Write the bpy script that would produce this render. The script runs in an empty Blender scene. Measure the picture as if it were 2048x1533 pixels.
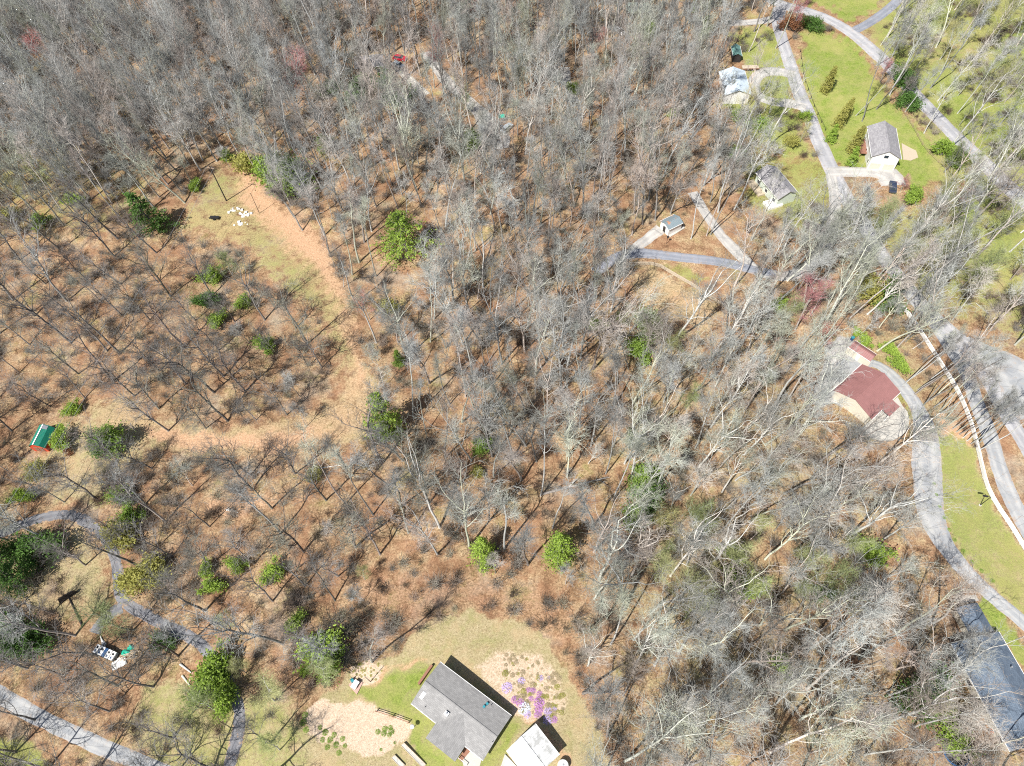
import bpy, math, random
import numpy as np
from mathutils import Vector, Matrix, Euler

# ------------------------------------------------------------------ camera, sky, sun
S = bpy.context.scene
COL = S.collection
PW, PH, FPX = 2048.0, 1533.0, 1420.0            # photograph size and focal length in its pixels
CAM_H = 140.0
NADIR = (967.0, 1680.0)                         # where verticals meet in the photograph
_nx, _ny = NADIR[0] - PW / 2, NADIR[1] - PH / 2
TILT = math.atan(math.hypot(_nx, _ny) / FPX)
ROLL = math.atan2(-_nx, _ny)
cam_d = bpy.data.cameras.new("camera")
cam = bpy.data.objects.new("camera", cam_d); COL.objects.link(cam)
cam_d.sensor_width = 36.0; cam_d.lens = 36.0 * FPX / PW
cam_d.clip_start = 1.0; cam_d.clip_end = 6000.0
CM = Matrix.Rotation(TILT, 4, 'X') @ Matrix.Rotation(-ROLL, 4, 'Z')
CM.translation = Vector((0, 0, CAM_H))
cam.matrix_world = CM
S.camera = cam

SUN_EL, SUN_AZ = math.radians(53), math.radians(222)    # azimuth clockwise from +y, where the sun stands
w = bpy.data.worlds.new("World"); S.world = w; w.use_nodes = True
wn = w.node_tree; bg = wn.nodes["Background"]
sky = wn.nodes.new("ShaderNodeTexSky"); sky.sky_type = 'NISHITA'; sky.sun_disc = False
sky.sun_elevation = SUN_EL; sky.sun_rotation = SUN_AZ
sky.air_density = 1.0; sky.dust_density = 1.0
wn.links.new(sky.outputs[0], bg.inputs[0]); bg.inputs[1].default_value = 0.075
sun_d = bpy.data.lights.new("sun", 'SUN'); sun_d.energy = 5.0; sun_d.angle = math.radians(0.5)
sun_d.color = (1.0, 0.967, 0.92)
sun = bpy.data.objects.new("sun", sun_d); COL.objects.link(sun)
sd = Vector((math.sin(SUN_AZ) * math.cos(SUN_EL), math.cos(SUN_AZ) * math.cos(SUN_EL), math.sin(SUN_EL)))
sun.rotation_euler = sd.to_track_quat('Z', 'Y').to_euler(); sun.location = sd * 300
S.view_settings.view_transform = 'Standard'; S.view_settings.look = 'None'
S.view_settings.exposure = 0.80; S.view_settings.gamma = 1.0
S.cycles.filter_width = 1.1; S.cycles.use_denoising = False; S.cycles.max_bounces = 5; S.cycles.diffuse_bounces = 3; S.cycles.transparent_max_bounces = 4

# ------------------------------------------------------------------ terrain height and pixel <-> place
def hgt(x, y):
    x = np.asarray(x, float); y = np.asarray(y, float)
    return (0.9 * np.sin(x * 0.046 + 0.8) * np.cos(y * 0.038 + 0.4)
            + 0.55 * np.sin(x * 0.083 - y * 0.061 + 2.0) + 0.2 * np.sin(x * 0.17 + y * 0.14))
RM = np.array(CM.to_3x3())
def at(px, py, up=0.0):
    """the place on the ground (or `up` metres above it) seen at a pixel of the photograph"""
    d = RM @ np.array([(px - PW / 2) / FPX, -(py - PH / 2) / FPX, -1.0])
    z = 0.0
    for _ in range(6):
        t = (z + up - CAM_H) / d[2]
        x, y = d[0] * t, d[1] * t
        z = float(hgt(x, y))
    return Vector((x, y, z))
def pix(x, y, z):
    """pixel of a place; arrays allowed"""
    p = np.stack([np.asarray(x, float), np.asarray(y, float), np.asarray(z, float) - CAM_H], -1) @ RM
    return PW / 2 + FPX * p[..., 0] / -p[..., 2], PH / 2 - FPX * p[..., 1] / -p[..., 2]
def inpoly(px, py, poly):
    px = np.asarray(px); py = np.asarray(py); c = np.zeros(px.shape, bool); n = len(poly)
    for i in range(n):
        x1, y1 = poly[i]; x2, y2 = poly[(i + 1) % n]
        if y1 == y2: continue
        cr = ((y1 > py) != (y2 > py)) & (px < (x2 - x1) * (py - y1) / (y2 - y1) + x1)
        c ^= cr
    return c
def segdist(px, py, pts, closed=False):
    px = np.asarray(px, float); py = np.asarray(py, float)
    d = np.full(px.shape, 1e9); n = len(pts)
    for i in range(n if closed else n - 1):
        x1, y1 = pts[i][:2]; x2, y2 = pts[(i + 1) % n][:2]
        vx, vy = x2 - x1, y2 - y1; L = vx * vx + vy * vy + 1e-9
        t = np.clip(((px - x1) * vx + (py - y1) * vy) / L, 0, 1)
        d = np.minimum(d, np.hypot(px - x1 - t * vx, py - y1 - t * vy))
    return d
def soft(px, py, poly, w=12.0):
    """1 inside a polygon, 0 outside, blended over w"""
    s = np.where(inpoly(px, py, poly), 1.0, -1.0) * segdist(px, py, poly, True)
    return np.clip(0.5 + s / (2 * w), 0, 1)
def smooth(pts, n=8):
    P = [Vector(p) for p in pts]; out = []
    for i in range(len(P) - 1):
        a = P[max(i - 1, 0)]; b = P[i]; c = P[i + 1]; d = P[min(i + 2, len(P) - 1)]
        for k in range(n):
            t = k / n
            out.append(0.5 * ((2 * b) + (c - a) * t + (2 * a - 5 * b + 4 * c - d) * t * t + (3 * b - a - 3 * c + d) * t ** 3))
    out.append(P[-1]); return out

# ------------------------------------------------------------------ materials
def mat_new(name):
    m = bpy.data.materials.new(name); m.use_nodes = True
    nt = m.node_tree; b = nt.nodes["Principled BSDF"]
    return m, nt, b
def N(nt, typ, **kw):
    n = nt.nodes.new(typ)
    for k, v in kw.items(): setattr(n, k, v)
    return n
def noise(nt, scale, detail=4, rough=0.6, co='Object', vec=None):
    n = N(nt, "ShaderNodeTexNoise"); n.inputs["Scale"].default_value = scale
    n.inputs["Detail"].default_value = detail; n.inputs["Roughness"].default_value = rough
    if vec is None:
        t = N(nt, "ShaderNodeTexCoord"); vec = t.outputs[co]
    nt.links.new(vec, n.inputs["Vector"]); return n
def mix(nt, fac, a, b, blend='MIX'):
    n = N(nt, "ShaderNodeMix", data_type='RGBA', blend_type=blend)
    for i, v in ((0, fac), (6, a), (7, b)):
        if hasattr(v, 'is_linked'): nt.links.new(v, n.inputs[i])
        elif i == 0: n.inputs[0].default_value = v
        else: n.inputs[i].default_value = (*v, 1) if len(v) == 3 else v
    return n.outputs[2]
def ramp(nt, fac, stops):
    n = N(nt, "ShaderNodeValToRGB"); e = n.color_ramp.elements
    while len(e) < len(stops): e.new(0.5)
    for el, (p, c) in zip(e, stops):
        el.position = p; el.color = (*c, 1) if len(c) == 3 else (c[0], c[0], c[0], 1)
    nt.links.new(fac, n.inputs[0]); return n.outputs[0]
def math_(nt, op, a, b=0.0, c=None, clamp=False):
    n = N(nt, "ShaderNodeMath", operation=op, use_clamp=clamp)
    for i, v in enumerate((a, b, c)):
        if v is None: continue
        if hasattr(v, 'is_linked'): nt.links.new(v, n.inputs[i])
        else: n.inputs[i].default_value = v
    return n.outputs[0]
def bump(nt, b, h, dist=0.02, strength=0.5):
    n = N(nt, "ShaderNodeBump"); n.inputs["Distance"].default_value = dist; n.inputs["Strength"].default_value = strength
    nt.links.new(h, n.inputs["Height"]); nt.links.new(n.outputs[0], b.inputs["Normal"])

def plain(name, col, rough=0.6, var=0.12, scale=3.0, metal=0.0, spec=0.3):
    """a painted or natural surface with slight uneven tone"""
    m, nt, b = mat_new(name)
    nz = noise(nt, scale, 5, 0.65)
    f = ramp(nt, nz.outputs[0], [(0.3, (1 - var,) * 3), (0.7, (1 + var * 0.6,) * 3)])
    nt.links.new(mix(nt, 1.0, col, f, 'MULTIPLY'), b.inputs["Base Color"])
    b.inputs["Roughness"].default_value = rough; b.inputs["Metallic"].default_value = metal
    b.inputs["Specular IOR Level"].default_value = spec
    return m

def bark(name, dark, light, rough=0.9):
    """bark whose tone differs from tree to tree and along the wood"""
    m, nt, b = mat_new(name)
    oi = N(nt, "ShaderNodeObjectInfo")
    nz = noise(nt, 1.3, 4, 0.7)
    f = math_(nt, 'MULTIPLY_ADD', nz.outputs[0], 0.9, math_(nt, 'MULTIPLY_ADD', oi.outputs["Random"], 0.75, -0.35), True)
    h2 = math_(nt, 'FRACT', math_(nt, 'MULTIPLY', oi.outputs["Random"], 7.31))
    tint = ramp(nt, h2, [(0.0, (1.12, 0.96, 0.90)), (0.35, (1.0, 1.0, 1.0)), (0.7, (0.97, 1.0, 1.03)), (1.0, (1.0, 1.04, 0.86))])
    nt.links.new(mix(nt, 1.0, mix(nt, f, dark, light), tint, 'MULTIPLY'), b.inputs["Base Color"])
    b.inputs["Roughness"].default_value = rough; b.inputs["Specular IOR Level"].default_value = 0.15
    return m
def leaf(name, dark, light, trans=0.4):
    m, nt, b = mat_new(name)
    oi = N(nt, "ShaderNodeObjectInfo"); nz = noise(nt, 0.9, 3, 0.6); n2 = noise(nt, 7, 2, 0.6)
    f = math_(nt, 'ADD', math_(nt, 'MULTIPLY', nz.outputs[0], 0.7), math_(nt, 'MULTIPLY', n2.outputs[0], 0.6))
    f = math_(nt, 'ADD', f, math_(nt, 'MULTIPLY_ADD', oi.outputs["Random"], 0.3, -0.3), clamp=True)
    c = mix(nt, f, dark, light)
    nt.links.new(c, b.inputs["Base Color"]); b.inputs["Roughness"].default_value = 0.7
    b.inputs["Specular IOR Level"].default_value = 0.2
    tr = N(nt, "ShaderNodeBsdfTranslucent"); nt.links.new(c, tr.inputs[0])
    ms = N(nt, "ShaderNodeMixShader"); ms.inputs[0].default_value = trans
    nt.links.new(b.outputs[0], ms.inputs[1]); nt.links.new(tr.outputs[0], ms.inputs[2])
    nt.links.new(ms.outputs[0], nt.nodes["Material Output"].inputs[0])
    return m

M = {}
M['bark_dark'] = bark("dark_bark", (0.075, 0.07, 0.066), (0.27, 0.255, 0.24))
M['bark_grey'] = bark("grey_bark", (0.12, 0.118, 0.11), (0.52, 0.51, 0.475))
M['bark_pale'] = bark("pale_bark", (0.26, 0.255, 0.235), (0.68, 0.66, 0.60))
M['twig_dark'] = bark("dark_twigs", (0.10, 0.095, 0.09), (0.33, 0.315, 0.29))
M['twig_grey'] = bark("grey_twigs", (0.15, 0.15, 0.14), (0.50, 0.495, 0.46))
M['twig_pale'] = bark("pale_twigs", (0.20, 0.20, 0.18), (0.60, 0.60, 0.545))
M['brush'] = bark("brush_stems", (0.07, 0.055, 0.045), (0.26, 0.20, 0.15))
M['brush_grey'] = bark("grey_brush_stems", (0.14, 0.13, 0.11), (0.38, 0.34, 0.29))
M['twig_red'] = bark("red_budding_twigs", (0.30, 0.12, 0.12), (0.56, 0.29, 0.28))
M['twig_green'] = bark("greening_twigs", (0.22, 0.25, 0.11), (0.46, 0.49, 0.24))
M['leaf_pine'] = leaf("pine_needles", (0.10, 0.18, 0.03), (0.34, 0.48, 0.09))
M['leaf_dark'] = leaf("dark_evergreen_leaves", (0.04, 0.10, 0.025), (0.19, 0.33, 0.07))
M['leaf_bright'] = leaf("fresh_green_leaves", (0.16, 0.26, 0.04), (0.46, 0.60, 0.11))
M['leaf_olive'] = leaf("yellow_green_leaves", (0.22, 0.22, 0.05), (0.52, 0.50, 0.15))
M['leaf_rust'] = leaf("rusty_leaves", (0.22, 0.10, 0.05), (0.36, 0.18, 0.09))
M['petal'] = leaf("purple_petals", (0.42, 0.18, 0.45), (0.68, 0.40, 0.70))
M['petal_pale'] = leaf("lilac_petals", (0.50, 0.38, 0.68), (0.70, 0.60, 0.85))
M['petal_white'] = leaf("white_petals", (0.55, 0.62, 0.72), (0.85, 0.88, 0.92))
M['heather'] = leaf("brown_heather", (0.25, 0.205, 0.12), (0.44, 0.36, 0.22), 0.15)

def ground_mat():
    m, nt, b = mat_new("ground_cover")
    tc = N(nt, "ShaderNodeTexCoord"); V = tc.outputs['Object']
    big = noise(nt, 0.045, 5, 0.6, vec=V); mid = noise(nt, 0.35, 6, 0.7, vec=V)
    fine = noise(nt, 2.6, 6, 0.8, vec=V); spk = noise(nt, 7.0, 3, 0.8, vec=V)
    # fallen leaves: orange, tan and brown flecks
    lit = ramp(nt, fine.outputs[0], [(0.34, (0.12, 0.07, 0.04)), (0.45, (0.28, 0.168, 0.092)), (0.56, (0.42, 0.26, 0.145)), (0.70, (0.58, 0.41, 0.25))])
    lit2 = ramp(nt, fine.outputs[0], [(0.36, (0.10, 0.075, 0.045)), (0.5, (0.34, 0.25, 0.145)), (0.66, (0.54, 0.43, 0.27))])
    lit = mix(nt, ramp(nt, mid.outputs[0], [(0.42, (0,)), (0.62, (0.8,))]), lit, lit2)
    md2 = noise(nt, 0.14, 6, 0.7, vec=V); md3 = noise(nt, 0.09, 5, 0.65, vec=V)
    lit = mix(nt, ramp(nt, md2.outputs[0], [(0.48, (0,)), (0.60, (0.7,))]), lit, mix(nt, fine.outputs[0], (0.17, 0.08, 0.045), (0.42, 0.23, 0.13)))
    lit = mix(nt, ramp(nt, md3.outputs[0], [(0.52, (0,)), (0.66, (0.6,))]), lit, mix(nt, fine.outputs[0], (0.13, 0.11, 0.085), (0.42, 0.37, 0.29)))
    lit = mix(nt, ramp(nt, math_(nt, 'SUBTRACT', 1.0, md2.outputs[0]), [(0.56, (0,)), (0.68, (0.6,))]), lit, mix(nt, fine.outputs[0], (0.15, 0.15, 0.04), (0.40, 0.37, 0.15)))
    lit = mix(nt, 1.0, lit, ramp(nt, big.outputs[0], [(0.35, (0.8,)), (0.65, (1.1,))]), 'MULTIPLY')
    lit = mix(nt, 1.0, lit, ramp(nt, mid.outputs[0], [(0.34, (0.62,)), (0.50, (1.0,)), (0.66, (1.22,))]), 'MULTIPLY')
    grn = ramp(nt, fine.outputs[0], [(0.33, (0.085, 0.125, 0.02)), (0.5, (0.19, 0.25, 0.045)), (0.68, (0.32, 0.36, 0.09))])
    grn = mix(nt, ramp(nt, mid.outputs[0], [(0.4, (0,)), (0.65, (0.55,))]), grn, (0.31, 0.285, 0.12))
    dry = ramp(nt, fine.outputs[0], [(0.33, (0.21, 0.16, 0.08)), (0.5, (0.38, 0.31, 0.175)), (0.68, (0.50, 0.42, 0.26))])
    dry = mix(nt, ramp(nt, mid.outputs[0], [(0.45, (0,)), (0.68, (0.5,))]), dry, (0.25, 0.25, 0.09))
    cly = ramp(nt, fine.outputs[0], [(0.3, (0.30, 0.17, 0.095)), (0.5, (0.50, 0.31, 0.185)), (0.7, (0.62, 0.44, 0.29))])
    snd = ramp(nt, fine.outputs[0], [(0.3, (0.38, 0.27, 0.18)), (0.5, (0.56, 0.43, 0.31)), (0.7, (0.68, 0.57, 0.44))])
    snd = mix(nt, ramp(nt, spk.outputs[0], [(0.66, (0,)), (0.72, (0.7,))]), snd, (0.22, 0.17, 0.11))
    grv = ramp(nt, spk.outputs[0], [(0.3, (0.26, 0.26, 0.265)), (0.7, (0.45, 0.45, 0.44))])
    a1 = N(nt, "ShaderNodeAttribute", attribute_name="cover"); a2 = N(nt, "ShaderNodeAttribute", attribute_name="cover2")
    s1 = N(nt, "ShaderNodeSeparateColor"); nt.links.new(a1.outputs["Color"], s1.inputs[0])
    s2 = N(nt, "ShaderNodeSeparateColor"); nt.links.new(a2.outputs["Color"], s2.inputs[0])
    brk = math_(nt, 'ADD', math_(nt, 'MULTIPLY_ADD', mid.outputs[0], 0.9, -0.45), math_(nt, 'MULTIPLY_ADD', fine.outputs[0], 0.7, -0.35))
    grn = mix(nt, ramp(nt, md3.outputs[0], [(0.46, (0,)), (0.60, (0.45,))]), grn, (0.36, 0.32, 0.12)); dry = mix(nt, ramp(nt, md2.outputs[0], [(0.48, (0,)), (0.62, (0.6,))]), dry, (0.46, 0.33, 0.19))
    c = lit
    rst = ramp(nt, fine.outputs[0], [(0.34, (0.10, 0.055, 0.035)), (0.5, (0.33, 0.18, 0.11)), (0.66, (0.50, 0.33, 0.22))])
    for wt, colr in ((s2.outputs[2], rst), (s1.outputs[1], dry), (s1.outputs[0], grn), (s1.outputs[2], cly), (s2.outputs[0], snd), (s2.outputs[1], grv)):
        f = math_(nt, 'ADD', wt, math_(nt, 'MULTIPLY', brk, math_(nt, 'MULTIPLY', math_(nt, 'SUBTRACT', 1.02, wt), math_(nt, 'MULTIPLY', wt, 5.0))))
        f = N_smooth(nt, f)
        c = mix(nt, f, c, colr)
    nt.links.new(c, b.inputs["Base Color"]); b.inputs["Roughness"].default_value = 0.95
    b.inputs["Specular IOR Level"].default_value = 0.1
    hh = math_(nt, 'ADD', math_(nt, 'MULTIPLY', fine.outputs[0], 0.6), spk.outputs[0])
    bump(nt, b, hh, 0.25, 0.8)
    return m
def N_smooth(nt, f):
    n = N(nt, "ShaderNodeMapRange", interpolation_type='SMOOTHSTEP')
    n.inputs[1].default_value = 0.2; n.inputs[2].default_value = 0.8
    nt.links.new(f, n.inputs[0]); return n.outputs[0]

def paved(name, c0, c1, leafy=0.0):
    m, nt, b = mat_new(name)
    n1 = noise(nt, 0.25, 5, 0.65); n2 = noise(nt, 9, 3, 0.7)
    c = mix(nt, ramp(nt, n1.outputs[0], [(0.35, (0,)), (0.65, (1,))]), c0, c1)
    c = mix(nt, 1.0, c, ramp(nt, n2.outputs[0], [(0.3, (0.82,)), (0.7, (1.12,))]), 'MULTIPLY')
    tc = N(nt, "ShaderNodeTexCoord"); sp = N(nt, "ShaderNodeSeparateXYZ"); nt.links.new(tc.outputs['UV'], sp.inputs[0]); u = sp.outputs[0]
    trk = math_(nt, 'ABSOLUTE', math_(nt, 'SUBTRACT', math_(nt, 'ABSOLUTE', math_(nt, 'SUBTRACT', u, 0.5)), 0.2))
    n4 = noise(nt, 0.5, 4, 0.7)
    c = mix(nt, math_(nt, 'MULTIPLY', ramp(nt, trk, [(0.03, (1,)), (0.12, (0,))]), n4.outputs[0]), c, (c1[0] * 1.18, c1[1] * 1.16, c1[2] * 1.12))
    vo = N(nt, "ShaderNodeTexVoronoi", feature='DISTANCE_TO_EDGE'); vo.inputs["Scale"].default_value = 0.22; nt.links.new(tc.outputs['Object'], vo.inputs["Vector"])
    c = mix(nt, ramp(nt, vo.outputs[0], [(0.0, (0.55,)), (0.014, (0,))]), c, (c0[0] * .5, c0[1] * .5, c0[2] * .5))
    n5 = noise(nt, 0.12, 3, 0.5)
    c = mix(nt, ramp(nt, n5.outputs[0], [(0.56, (0,)), (0.575, (0.3,))]), c, (c0[0] * .75, c0[1] * .76, c0[2] * .78))
    if leafy:
        n3 = noise(nt, 0.8, 8, 0.78)
        edge = math_(nt, 'MULTIPLY', math_(nt, 'POWER', math_(nt, 'MULTIPLY', math_(nt, 'ABSOLUTE', math_(nt, 'SUBTRACT', u, 0.5)), 2.0), 4.0), 0.22)
        c = mix(nt, ramp(nt, math_(nt, 'ADD', n3.outputs[0], edge), [(0.57, (0,)), (0.68, (min(1, leafy + .2),))]), c, (0.36, 0.235, 0.135))
    nt.links.new(c, b.inputs["Base Color"]); b.inputs["Roughness"].default_value = 0.9
    b.inputs["Specular IOR Level"].default_value = 0.15
    bump(nt, b, n2.outputs[0], 0.03, 0.4)
    return m
M['asphalt'] = paved("grey_asphalt", (0.17, 0.185, 0.215), (0.23, 0.24, 0.27), 0.2)
M['asphalt_pale'] = paved("bleached_asphalt", (0.27, 0.27, 0.28), (0.36, 0.355, 0.36), 0.25)
M['asphalt_dark'] = paved("dark_asphalt", (0.13, 0.132, 0.145), (0.19, 0.19, 0.20), 0.8)
M['gravel'] = paved("pale_gravel", (0.30, 0.29, 0.275), (0.40, 0.385, 0.36), 0.25)
M['gravel_blue'] = paved("blue_grey_gravel", (0.24, 0.25, 0.26), (0.335, 0.335, 0.33), 0.3)
M['concrete'] = paved("concrete", (0.38, 0.36, 0.32), (0.47, 0.445, 0.395))

def shingle(name, c0, c1, row=0.14):
    m, nt, b = mat_new(name)
    tc = N(nt, "ShaderNodeTexCoord"); br = N(nt, "ShaderNodeTexBrick")
    nt.links.new(tc.outputs['UV'], br.inputs["Vector"])
    br.inputs["Scale"].default_value = 1.0; br.inputs["Mortar Size"].default_value = 0.012
    br.inputs["Brick Width"].default_value = 0.55; br.inputs["Row Height"].default_value = 0.28
    br.inputs["Color1"].default_value = (*c0, 1); br.inputs["Color2"].default_value = (*c1, 1)
    br.inputs["Mortar"].default_value = (c0[0] * .6, c0[1] * .6, c0[2] * .6, 1)
    n = noise(nt, 0.7, 5, 0.7)
    c = mix(nt, 1.0, br.outputs[0], ramp(nt, n.outputs[0], [(0.3, (0.88,)), (0.7, (1.08,))]), 'MULTIPLY')
    nt.links.new(c, b.inputs["Base Color"]); b.inputs["Roughness"].default_value = 0.9; b.inputs["Specular IOR Level"].default_value = 0.15
    return m
def metal_roof(name, col, rib=0.45, rust=None, rough=0.5):
    m, nt, b = mat_new(name)
    tc = N(nt, "ShaderNodeTexCoord"); sp = N(nt, "ShaderNodeSeparateXYZ"); nt.links.new(tc.outputs['UV'], sp.inputs[0])
    fr = math_(nt, 'FRACT', math_(nt, 'DIVIDE', sp.outputs[0], rib)); ln = math_(nt, 'LESS_THAN', fr, 0.1)
    n = noise(nt, 0.6, 5, 0.7)
    c = mix(nt, 1.0, col, ramp(nt, n.outputs[0], [(0.3, (0.86,)), (0.7, (1.08,))]), 'MULTIPLY')
    c = mix(nt, math_(nt, 'MULTIPLY', ln, 0.3), c, (col[0] * .55, col[1] * .55, col[2] * .55))
    if rust: c = mix(nt, ramp(nt, noise(nt, 0.55, 5, 0.6).outputs[0], [(rust[1], (0,)), (rust[1] + 0.06, (0.9,))]), c, rust[0])
    nt.links.new(c, b.inputs["Base Color"]); b.inputs["Roughness"].default_value = rough; b.inputs["Specular IOR Level"].default_value = 0.3
    bump(nt, b, ln, 0.03, 0.6)
    return m
M['shingle_grey'] = shingle("grey_shingles", (0.215, 0.21, 0.203), (0.275, 0.268, 0.258))
M['shingle_slate'] = shingle("dark_blue_grey_shingles", (0.09, 0.115, 0.15), (0.125, 0.16, 0.205))
M['shingle_mid'] = shingle("weathered_shingles", (0.22, 0.21, 0.22), (0.31, 0.30, 0.30))
M['roof_red'] = metal_roof("maroon_metal_roof", (0.25, 0.12, 0.112))
M['roof_white'] = metal_roof("white_metal_roof", (0.66, 0.66, 0.64), rust=((0.42, 0.42, 0.40), 0.50))
M['roof_green'] = metal_roof("green_metal_roof", (0.012, 0.17, 0.115), rib=0.3)
M['roof_blue'] = metal_roof("weathered_blue_grey_metal_roof", (0.18, 0.225, 0.245), rust=((0.40, 0.19, 0.10), 0.53))
M['roof_pale'] = metal_roof("pale_blue_metal_roof", (0.48, 0.55, 0.60))
M['white'] = plain("white_paint", (0.70, 0.69, 0.66), 0.5, 0.06)
M['cream'] = plain("cream_siding", (0.55, 0.51, 0.42), 0.7, 0.08)
M['sage'] = plain("pale_green_siding", (0.52, 0.58, 0.50), 0.7, 0.08)
M['tan'] = plain("tan_siding", (0.42, 0.33, 0.25), 0.7, 0.1)
M['red'] = plain("red_paint", (0.50, 0.065, 0.03), 0.6, 0.2)
M['wood'] = plain("weathered_wood", (0.33, 0.24, 0.17), 0.8, 0.25, 5)
M['wood_red'] = plain("red_brown_wood", (0.24, 0.12, 0.08), 0.8, 0.25, 5)
M['wood_pale'] = plain("pale_cut_wood", (0.42, 0.35, 0.26), 0.8, 0.2, 5)
M['wood_dark'] = plain("dark_old_wood", (0.035, 0.03, 0.028), 0.9, 0.3, 5)
M['black'] = plain("black_metal", (0.02, 0.02, 0.022), 0.5, 0.1)
M['steel'] = plain("galvanised_steel", (0.45, 0.46, 0.47), 0.4, 0.1, metal=0.6)
M['glass'] = plain("window_glass", (0.03, 0.04, 0.05), 0.1, 0.05, spec=0.6)
M['brick'] = plain("brick_paving", (0.42, 0.28, 0.23), 0.85, 0.25, 9)
M['teal'] = plain("turquoise_plastic", (0.03, 0.20, 0.24), 0.5, 0.08)
M['teal_green'] = plain("green_tarpaulin", (0.01, 0.33, 0.22), 0.6, 0.15)
M['blue'] = plain("blue_tarpaulin", (0.02, 0.07, 0.17), 0.5, 0.15)
M['car_silver'] = plain("silver_car_paint", (0.45, 0.50, 0.55), 0.25, 0.03, metal=0.3, spec=0.6)
M['car_red'] = plain("red_car_paint", (0.42, 0.02, 0.04), 0.25, 0.03, spec=0.6)
M['car_dark'] = plain("dark_blue_car_paint", (0.03, 0.04, 0.07), 0.25, 0.03, spec=0.6)
M['car_white'] = plain("white_car_paint", (0.75, 0.75, 0.76), 0.25, 0.03, spec=0.6)
M['rubber'] = plain("tyre_rubber", (0.02, 0.02, 0.02), 0.9)
M['stone'] = plain("pale_stone", (0.62, 0.60, 0.56), 0.85, 0.2, 4)
M['orange_cover'] = plain("orange_cover", (0.62, 0.20, 0.09), 0.7, 0.1)
M['yellow_paint'] = plain("faded_yellow_paint", (0.55, 0.45, 0.18), 0.8, 0.2, 6)

# ------------------------------------------------------------------ mesh helpers
def mesh_from(name, V, F, mat, uv=None):
    me = bpy.data.meshes.new(name)
    me.from_pydata([tuple(v) for v in V], [], F)
    if mat: me.materials.append(mat)
    if uv is not None:
        l = me.uv_layers.new(name="UVMap")
        l.data.foreach_set("uv", np.asarray(uv, 'f').ravel())
    me.update(); return me
class MB:
    def __init__(s): s.v = []; s.f = []; s.uv = []
    def poly(s, pts, uvs=None):
        i = len(s.v); s.v += [tuple(p) for p in pts]; s.f.append(tuple(range(i, i + len(pts))))
        s.uv += list(uvs) if uvs else [(p[0], p[1] + p[2]) for p in pts]
    def hexa(s, P):       # 8 corners: bottom 4 counter-clockwise, then top 4
        for q in ((3, 2, 1, 0), (4, 5, 6, 7), (0, 1, 5, 4), (1, 2, 6, 5), (2, 3, 7, 6), (3, 0, 4, 7)):
            s.poly([P[k] for k in q])
        return s
    def box(s, x0, y0, z0, x1, y1, z1):
        return s.hexa([(x0, y0, z0), (x1, y0, z0), (x1, y1, z0), (x0, y1, z0), (x0, y0, z1), (x1, y0, z1), (x1, y1, z1), (x0, y1, z1)])
    def beam(s, p, q, w, h):
        """bar from p to q, w wide and h tall"""
        p = Vector(p); q = Vector(q); d = (q - p).normalized(); u = Vector((0, 0, 1))
        if abs(d.z) > 0.95: u = Vector((0, 1, 0))
        a = d.cross(u).normalized() * w / 2; b = a.cross(d).normalized() * h / 2
        return s.hexa([p - a - b, p + a - b, q + a - b, q - a - b, p - a + b, p + a + b, q + a + b, q - a + b])
    def tube(s, p, q, r0, r1, n=8, cap=True):
        p = Vector(p); q = Vector(q); d = (q - p).normalized(); u = Vector((0, 0, 1)) if abs(d.z) < 0.95 else Vector((1, 0, 0))
        a = d.cross(u).normalized(); b = d.cross(a)
        A = [p + (a * math.cos(2 * math.pi * k / n) + b * math.sin(2 * math.pi * k / n)) * r0 for k in range(n)]
        B = [q + (a * math.cos(2 * math.pi * k / n) + b * math.sin(2 * math.pi * k / n)) * r1 for k in range(n)]
        for k in range(n): s.poly([A[k], A[(k + 1) % n], B[(k + 1) % n], B[k]])
        if cap: s.poly(B); s.poly(A[::-1])
        return s
    def lathe(s, prof, n=14, c=(0, 0, 0)):
        for i in range(len(prof) - 1):
            (r0, z0), (r1, z1) = prof[i], prof[i + 1]
            for k in range(n):
                a, b = 2 * math.pi * k / n, 2 * math.pi * (k + 1) / n
                P = [(c[0] + r0 * math.cos(a), c[1] + r0 * math.sin(a), c[2] + z0), (c[0] + r0 * math.cos(b), c[1] + r0 * math.sin(b), c[2] + z0),
                     (c[0] + r1 * math.cos(b), c[1] + r1 * math.sin(b), c[2] + z1), (c[0] + r1 * math.cos(a), c[1] + r1 * math.sin(a), c[2] + z1)]
                if r0 < 1e-4: P = P[1:] if False else [P[0], P[2], P[3]]
                elif r1 < 1e-4: P = P[:3]
                s.poly(P)
        return s
    def build(s, name, mat, parent=None, loc=None, rz=0):
        me = mesh_from(name, s.v, s.f, M[mat] if isinstance(mat, str) else mat, s.uv)
        o = bpy.data.objects.new(name, me); COL.objects.link(o)
        if parent is not None: o.parent = parent
        if loc is not None: o.location = loc
        o.rotation_euler[2] = rz
        return o
def tag(o, label, cat=None, group=None, kind=None):
    if label: o["label"] = label
    if cat: o["category"] = cat
    if group: o["group"] = group
    if kind: o["kind"] = kind
    return o
def thing(name, label, cat, loc, rz=0, group=None):
    o = bpy.data.objects.new(name, None); COL.objects.link(o)
    o.location = loc; o.rotation_euler[2] = rz; o.empty_display_size = 0.5
    return tag(o, label, cat, group)
def link_copy(o, parent=None):
    c = o.copy(); COL.objects.link(c)
    if parent is not None: c.parent = parent
    return c
def copy_thing(o, loc, rz=0, sc=1.0, label=None):
    r = link_copy(o); r.location = loc; r.rotation_euler = (0, 0, rz); r.scale = (sc, sc, sc) if not hasattr(sc, '__len__') else sc
    for ch in o.children:
        c = link_copy(ch, r)
        for g in ch.children: link_copy(g, c)
    if label: r["label"] = label
    return r

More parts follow.
